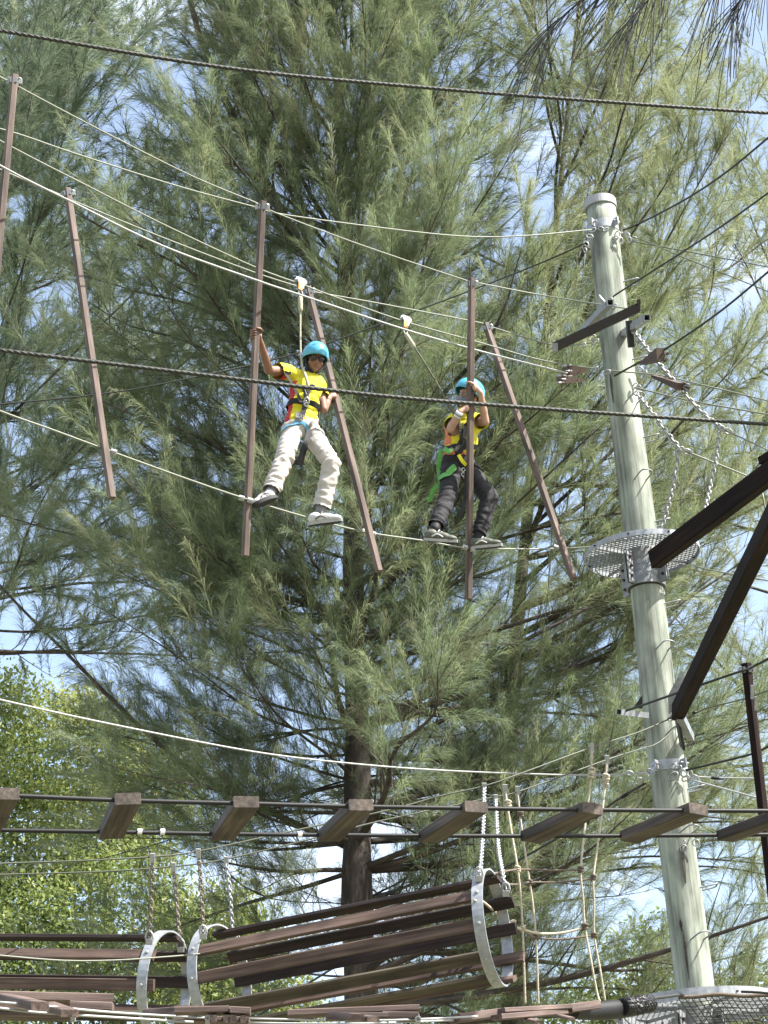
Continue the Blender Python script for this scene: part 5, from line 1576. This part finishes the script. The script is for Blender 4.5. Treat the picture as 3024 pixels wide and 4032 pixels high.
# ---- climber in white trousers
def axis_of(i): return nrm(W(*PT[i][0]) - W(*PT[i][1]))
g3, g4 = pd(*PT[3], 1318), pd(*PT[4], 1566)
J = dict(neck=W(1222, 1482, 16.40), rsh=W(1128, 1463, 16.30), lsh=W(1252, 1508, 16.46), relb=W(1058, 1458, 16.12), lelb=W(1274, 1612, 16.34),
         pel=W(1186, 1668, 16.24), rhip=W(1152, 1690, 16.18), lhip=W(1218, 1696, 16.28), rknee=W(1120, 1806, 15.90), rank=W(1068, 1934, 15.70),
         lknee=W(1306, 1828, 16.02), lank=W(1266, 2000, 15.92))
print('arms', np.linalg.norm(J['rsh'] - J['relb']), np.linalg.norm(J['relb'] - g3), np.linalg.norm(J['lsh'] - J['lelb']), np.linalg.norm(J['lelb'] - g4),
      'legs', [round(float(np.linalg.norm(J[a] - J[b])), 3) for a, b in (('rhip', 'rknee'), ('rknee', 'rank'), ('lhip', 'lknee'), ('lknee', 'lank'), ('neck', 'pel'), ('rsh', 'lsh'))], 'g', proj(g3), proj(g4))
G1 = grip(g3 + CF * .0, axis_of(3), J['relb'], .95, 1); G2 = grip(g4, axis_of(4), J['lelb'], .95, -1)
J['rwr'], J['lwr'] = G1[0], G2[0]
hc1 = W(1241, 1412, 16.42)
hf = frame(CU + .14 * CR + .10 * CF, -CF + .22 * CR - .10 * CU)
def panel1(c):
    q = c - J['pel']; u_ = nrm(J['neck'] - J['pel'])
    return (((q @ CR - .16 * (q @ u_)) < -.082) & ((q @ u_) < .315)).astype(int)
hem1 = (W(1185, 1668, 16.2), -CU + .28 * CR)
P1, bs1, bt1, hp1, ax1, up1, lat1, fr1 = person('climber in yellow and red shirt and white trousers stepping wide with one arm raised', J, 'skin_deep', hf, hc1, [G1, G2],
    dict(sleeve=.52, hem=hem1, mat='yellow_shirt', mat2='red_shirt', panel=panel1, seed=2.0), dict(thigh=.084, knee=.068, hem=.066, len=1.0, mat='white_cloth'), W(1200, 2050, 15.8))
h1, hpt1 = helmet(P1, hc1, hf, .106, .134, .112, lift=.030, tilt=.06)
m = MB(); m.ell(hp1(0, -.012, .018), ax1(.083, .098, .090), 20, 14); m.build('hair', 'hair', P1, smooth=True)
for s_ in (-1, 1):
    m = MB(); m.ell(hp1(s_ * .031, .094, -.010), ax1(.027, .010, .019), 14, 10); g_ = m.build('sunglasses', 'lens', P1, smooth=True)
    m = MB(); m.tube(spline([hp1(s_ * .056, .084, -.006), hp1(s_ * .074, .04, -.006), hp1(s_ * .080, -.01, -.008)], .01), .0035, seg=6); m.build('temple', 'lens', g_)
    m = MB(); m.tube(spline([hp1(s_ * .080, .02, .02), hp1(s_ * .074, .03, -.04), hp1(s_ * .050, .052, -.095), hp1(s_ * .012, .066, -.126)], .008), .0085, seg=8); m.build('chin_strap', 'web_black', P1, smooth=True)
    m = MB(); m.ell(hp1(s_ * .081, -.012, -.035), ax1(.012, .034, .048), 12, 8); m.build('ear_pad', 'web_black', P1, smooth=True)
m = MB(); m.tube(spline([hp1(-.012, .104, -.008), hp1(0, .105, -.004), hp1(.012, .104, -.008)], .004), .003, seg=6); m.build('sunglasses_bridge', 'lens', P1)
m = MB(); m.tube(spline([hp1(-.022, .083, -.068), hp1(-.010, .091, -.073), hp1(.004, .092, -.073), hp1(.022, .083, -.065)], .004), [.0025] + [.0048] * (len(spline([hp1(-.022, .083, -.068), hp1(-.010, .091, -.073), hp1(.004, .092, -.073), hp1(.022, .083, -.065)], .004)) - 2) + [.0025], seg=8); m.build('mouth', 'lip', P1, smooth=True)
m = MB(); m.capsule(J['neck'] + hf[2] * .005, .060, J['neck'] + hf[2] * .045, .058); m.build('neck_warmer', 'web_black', P1, smooth=True)
wc = J['pel'] + up1 * .135
loop = [wc + lat1 * .20 * math.cos(a) + fr1 * .16 * math.sin(a) for a in np.linspace(0, 2 * math.pi, 16, endpoint=False)]
strap(loop, bs1, .044, 'web_black', 'waist_belt', P1, closed=True, off=.008)
strap([W(1140, 1592, 15.9), W(1170, 1590, 15.9), W(1188, 1594, 15.9)], bs1, .050, 'web_grey', 'belt_pad', P1, off=.012)
f3 = lambda x, y, d=15.95: W(x, y, d)
strap([f3(1206, 1478), f3(1220, 1510), f3(1228, 1545), f3(1226, 1575), f3(1218, 1602)], bs1, .040, 'web_black', 'chest_strap', P1, off=.010)
strap([f3(1160, 1466, 16.2), f3(1190, 1490), f3(1210, 1530), f3(1222, 1565)], bs1, .026, 'web_black', 'shoulder_strap', P1, off=.008)
strap([f3(1250, 1500, 16.2), f3(1252, 1530), f3(1240, 1560), f3(1226, 1575)], bs1, .026, 'web_black', 'shoulder_strap', P1, off=.008)
for y in (1490, 1503, 1516, 1529):
    strap([f3(1212 + (y - 1490) * .35, y), f3(1228 + (y - 1490) * .35, y + 3)], bs1, .007, 'band_white', 'chest_stitch', P1, off=.014)
m = MB(); c = np.array(bs1.find_nearest(Vector(f3(1234, 1556)))[0]) - CF * .022
m.ring(c, nrm(CF + .3 * CR), .022, .0055, seg=14, ss=6, stretch=CU + .2 * CR); m.ring(c - CU * .02 - CF * .006, nrm(CF - .4 * CR), .016, .005, seg=12, ss=6)
m.build('carabiner', 'alloy', P1, smooth=True)
# lettering woven in white on the belt
loc, n_, _, _ = bs1.find_nearest(Vector(f3(1208, 1606))); n_ = np.array(n_); bx_ = nrm(np.cross(up1, n_)); by_ = np.cross(n_, bx_)
cu = bpy.data.curves.new('lettering', 'FONT'); cu.body = 'CAMP'; cu.size = .042; cu.align_x = 'CENTER'; cu.align_y = 'CENTER'; cu.extrude = .0012
tmp = bpy.data.objects.new('tmp', cu); C.objects.link(tmp)
dg = bpy.context.evaluated_depsgraph_get(); dg.update(); te = tmp.evaluated_get(dg); tm = te.to_mesh()
tv = np.array([x.co for x in tm.vertices]); tf = [tuple(p.vertices) for p in tm.polygons]; te.to_mesh_clear(); bpy.data.objects.remove(tmp)
m = MB(); m.add(np.array(loc) + n_ * .020 + tv[:, :1] * bx_ + tv[:, 1:2] * by_ + tv[:, 2:3] * n_, tf); m.build('belt_lettering', 'band_white', P1)
strap([f3(1188, 1612), f3(1184, 1636), f3(1178, 1660)], bs1, .050, 'web_grey', 'front_strap', P1, off=.009)
def thigh_loop(a, b, k, bt, w, mat, t, r=.12, tilt=(0, 0, 0)):
    c = a + (b - a) * k; d = nrm(nrm(b - a) + np.array(tilt)); x = nrm(np.cross(d, CF)); y = np.cross(d, x)
    strap([c + x * r * math.cos(q) + y * r * math.sin(q) for q in np.linspace(0, 2 * math.pi, 14, endpoint=False)], bt, w, mat, 'leg_loop', t, closed=True, off=.008)
thigh_loop(J['rhip'], J['rknee'], .14, bt1, .030, 'web_blue', P1, tilt=CR * .55)
thigh_loop(J['lhip'], J['lknee'], .10, bt1, .026, 'web_grey', P1, tilt=-CR * .7)
strap([W(1150, 1650, 16.0), W(1170, 1668, 15.98), W(1192, 1664, 16.0), W(1205, 1668, 16.02)], bs1, .030, 'web_blue', 'front_strap', P1, off=.010)
strap([W(1216, 1690, 16.12), W(1205, 1735, 16.0), W(1190, 1775, 15.98), W(1172, 1828, 15.96)], None, .028, 'web_black', 'hanging_strap', P1, snap=False)
strap([W(1222, 1694, 16.14), W(1210, 1745, 16.02), W(1198, 1790, 16.0), W(1184, 1838, 15.98)], None, .022, 'web_black', 'hanging_strap', P1, snap=False)
strap([W(1112, 1700, 16.1), W(1104, 1728, 16.08), W(1098, 1752, 16.06)], None, .022, 'web_blue', 'hanging_strap', P1, snap=False)
sh = shoe(P1, W(1092, 1958, 15.66), W(1000, 1996, 15.56), -CR * .35 + CU * .75 + CF * .45, .084, J['rank'], 'shoe_white', ('rubber', 'rubber'), 'shoe_grey')
sh = shoe(P1, W(1214, 2068, 15.84), W(1346, 2052, 15.70), CU + .15 * CF, .084, J['lank'], 'shoe_white', ('rubber_pale', 'rubber'), 'shoe_grey')

# ---- climber in black trousers
g5a, g5b = pd(*PT[5], 1528), pd(*PT[5], 1610)
K = dict(neck=W(1832, 1622, 17.14), rsh=W(1790, 1652, 17.12), lsh=W(1880, 1658, 17.14), relb=W(1774, 1690, 16.94), lelb=W(1910, 1660, 16.98),
         pel=W(1803, 1812, 17.06), rhip=W(1778, 1830, 17.02), lhip=W(1832, 1836, 17.08), rknee=W(1762, 1962, 16.80), rank=W(1716, 2072, 16.54),
         lknee=W(1928, 1960, 16.86), lank=W(1884, 2108, 16.72))
print('arms', np.linalg.norm(K['rsh'] - K['relb']), np.linalg.norm(K['relb'] - g5b), np.linalg.norm(K['lsh'] - K['lelb']), np.linalg.norm(K['lelb'] - g5a),
      'legs', [round(float(np.linalg.norm(K[a] - K[b])), 3) for a, b in (('rhip', 'rknee'), ('rknee', 'rank'), ('lhip', 'lknee'), ('lknee', 'lank'), ('neck', 'pel'), ('rsh', 'lsh'))], 'g', proj(g5a), proj(g5b))
H1 = grip(g5a, axis_of(5), K['lelb'] + (K['lelb'] - K['neck']) * .2 - CF * .1, .95, 1); H2 = grip(g5b, axis_of(5), K['relb'] - CF * .12, .95, -1)
K['lwr'], K['rwr'] = H1[0], H2[0]
hc2 = W(1846, 1556, 17.14)
hf2 = frame(CU + .26 * CR + .12 * CF, -CF * .8 - CR * .75 - .25 * CU)
def panel2(c):
    q = c - K['pel']; u_ = nrm(K['neck'] - K['pel'])
    return ((((q @ CR) < -.055) & ((q @ u_) < .27) & ((q @ u_) > .10)) | ((q @ u_) < .055)).astype(int)
P2, bs2, bt2, hp2, ax2, up2, lat2_, fr2 = person('climber in yellow shirt and black trousers hugging a post with both hands', K, 'skin_light', hf2, hc2, [H1, H2],
    dict(sleeve=.60, hem=(W(1800, 1792, 17.0), -CU), mat='yellow_shirt', mat2='orange_shirt', panel=panel2, seed=9.0), dict(thigh=.086, knee=.068, hem=.056, len=.97, mat='black_cloth'), W(1800, 2130, 16.7))
h2, hpt2 = helmet(P2, hc2, hf2, .118, .146, .118, lift=.030, tilt=.16)
m = MB(); m.ell(hp2(0, -.012, .016), ax2(.083, .098, .090), 20, 14); m.build('hair', 'hair', P2, smooth=True)
for s_ in (-1, 1):
    m = MB(); m.ell(hp2(s_ * .030, .080, -.012), ax2(.011, .011, .009), 12, 8); e_ = m.build('eye', 'eye_white', P2, smooth=True)
    m = MB(); m.ell(hp2(s_ * .030, .0895, -.012), ax2(.0055, .003, .0055), 10, 6); m.build('iris', 'hair', e_, smooth=True)
    m = MB(); m.tube(spline([hp2(s_ * .082, .02, .015), hp2(s_ * .078, .03, -.04), hp2(s_ * .052, .052, -.095), hp2(s_ * .012, .066, -.126)], .008), .0065, seg=8); m.build('chin_strap', 'web_black', P2, smooth=True)
m = MB(); m.tube(spline([hp2(-.020, .084, -.068), hp2(0, .092, -.072), hp2(.020, .084, -.068)], .004), .004, seg=8); m.build('mouth', 'lip', P2, smooth=True)
m = MB(); m.ell(hp2(0, .030, -.066), ax2(.076, .082, .046), 18, 12); m.build('scarf', 'scarf_grey', P2, smooth=True)
m = MB(); m.ell(hp2(-.0, -.03, -.105), ax2(.070, .066, .040), 18, 12); m.build('scarf_fold', 'scarf_blue', P2, smooth=True)
m = MB()
wx = nrm(K['rwr'] - K['relb']); p = K['rwr'] - wx * .022
m.tube([p - wx * .026, p - wx * .024, p + wx * .024, p + wx * .026], [.030, .0335, .031, .028], seg=18); m.build('wristband', 'band_white', P2, smooth=True)
m = MB(); m.tube([p - wx * .008, p + wx * .006], [.0342, .0338], seg=18, cap=False); m.build('wristband_mark', 'web_grey', P2, smooth=True)
wc = K['pel'] + up2 * .095
loop = [wc + lat2_ * .20 * math.cos(a) + fr2 * .17 * math.sin(a) for a in np.linspace(0, 2 * math.pi, 16, endpoint=False)]
strap(loop, bs2, .042, 'web_black', 'waist_belt', P2, closed=True, off=.008)
w2 = lambda x, y, d=16.8: W(x, y, d)
strap([w2(1745, 1768, 17.0), w2(1760, 1757), w2(1783, 1752)], bs2, .040, 'web_green', 'belt_pad', P2, off=.013)
strap([w2(1800, 1625), w2(1815, 1665), w2(1828, 1700), w2(1832, 1730), w2(1826, 1768)], bs2, .040, 'web_black', 'chest_strap', P2, off=.009)
strap([w2(1872, 1640), w2(1866, 1670), w2(1850, 1700), w2(1834, 1728)], bs2, .036, 'web_black', 'shoulder_strap', P2, off=.009)
strap([w2(1846, 1690), w2(1846, 1740), w2(1842, 1790)], bs2, .040, 'web_black', 'chest_strap', P2, off=.012)
strap([w2(1806, 1818, 16.86), w2(1786, 1838, 16.84), w2(1762, 1862, 16.84), w2(1738, 1888, 16.9)], bt2, .055, 'web_green', 'leg_loop', P2, off=.012)
thigh_loop(K['lhip'], K['lknee'], .12, bt2, .040, 'web_black', P2, tilt=-CR * .5)
strap([w2(1738, 1770, 17.0), w2(1729, 1810, 17.0), w2(1728, 1850, 17.0), w2(1733, 1888, 16.95)], None, .040, 'web_green', 'back_strap', P2, snap=False)
strap([w2(1738, 1890, 16.9), w2(1722, 1915, 16.88), w2(1704, 1928, 16.9), w2(1700, 1948, 16.9), w2(1688, 1974, 16.92)], None, .036, 'web_green', 'hanging_strap', P2, snap=False)
strap([w2(1806, 1790, 16.85), w2(1818, 1812, 16.82), w2(1836, 1832, 16.84)], None, .03, 'yellow_shirt', 'shirt_tail', P2, snap=False)
m = MB()
for k in range(4):
    m.ring(W(1825 + 8 * (k % 2), 1850 + 9 * k, 16.84), nrm(CF + .3 * CR * (k - 2)), .016, .005, seg=12, ss=5)
m.build('carabiner', 'alloy', P2, smooth=True)
strap([w2(1834, 1850, 16.84), w2(1832, 1940, 16.8), w2(1820, 2010, 16.75), w2(1815, 2040, 16.74)], None, .026, 'web_black', 'hanging_strap', P2, snap=False)
for s_ in ('r', 'l'):
    m = MB(); d_ = nrm(K[s_ + 'knee'] - K[s_ + 'ank']); m.capsule(K[s_ + 'ank'] - d_ * .03, .043, K[s_ + 'ank'] + d_ * .06, .046); m.build('sock', 'web_black', P2, smooth=True)
    m = MB(); d_ = nrm(J[s_ + 'knee'] - J[s_ + 'ank']); m.capsule(J[s_ + 'ank'] - d_ * .03, .042, J[s_ + 'ank'] + d_ * .02, .043); m.build('sock', 'web_grey', P1, smooth=True)
shoe(P2, W(1670, 2128, 16.50), W(1800, 2136, 16.38), CU + .1 * CF, .084, K['rank'], 'shoe_olive', ('rubber_pale', 'rubber'), 'shoe_white')
shoe(P2, W(1848, 2162, 16.72), W(1976, 2150, 16.56), CU + .1 * CF, .084, K['lank'], 'shoe_olive', ('rubber_pale', 'rubber'), 'shoe_white')
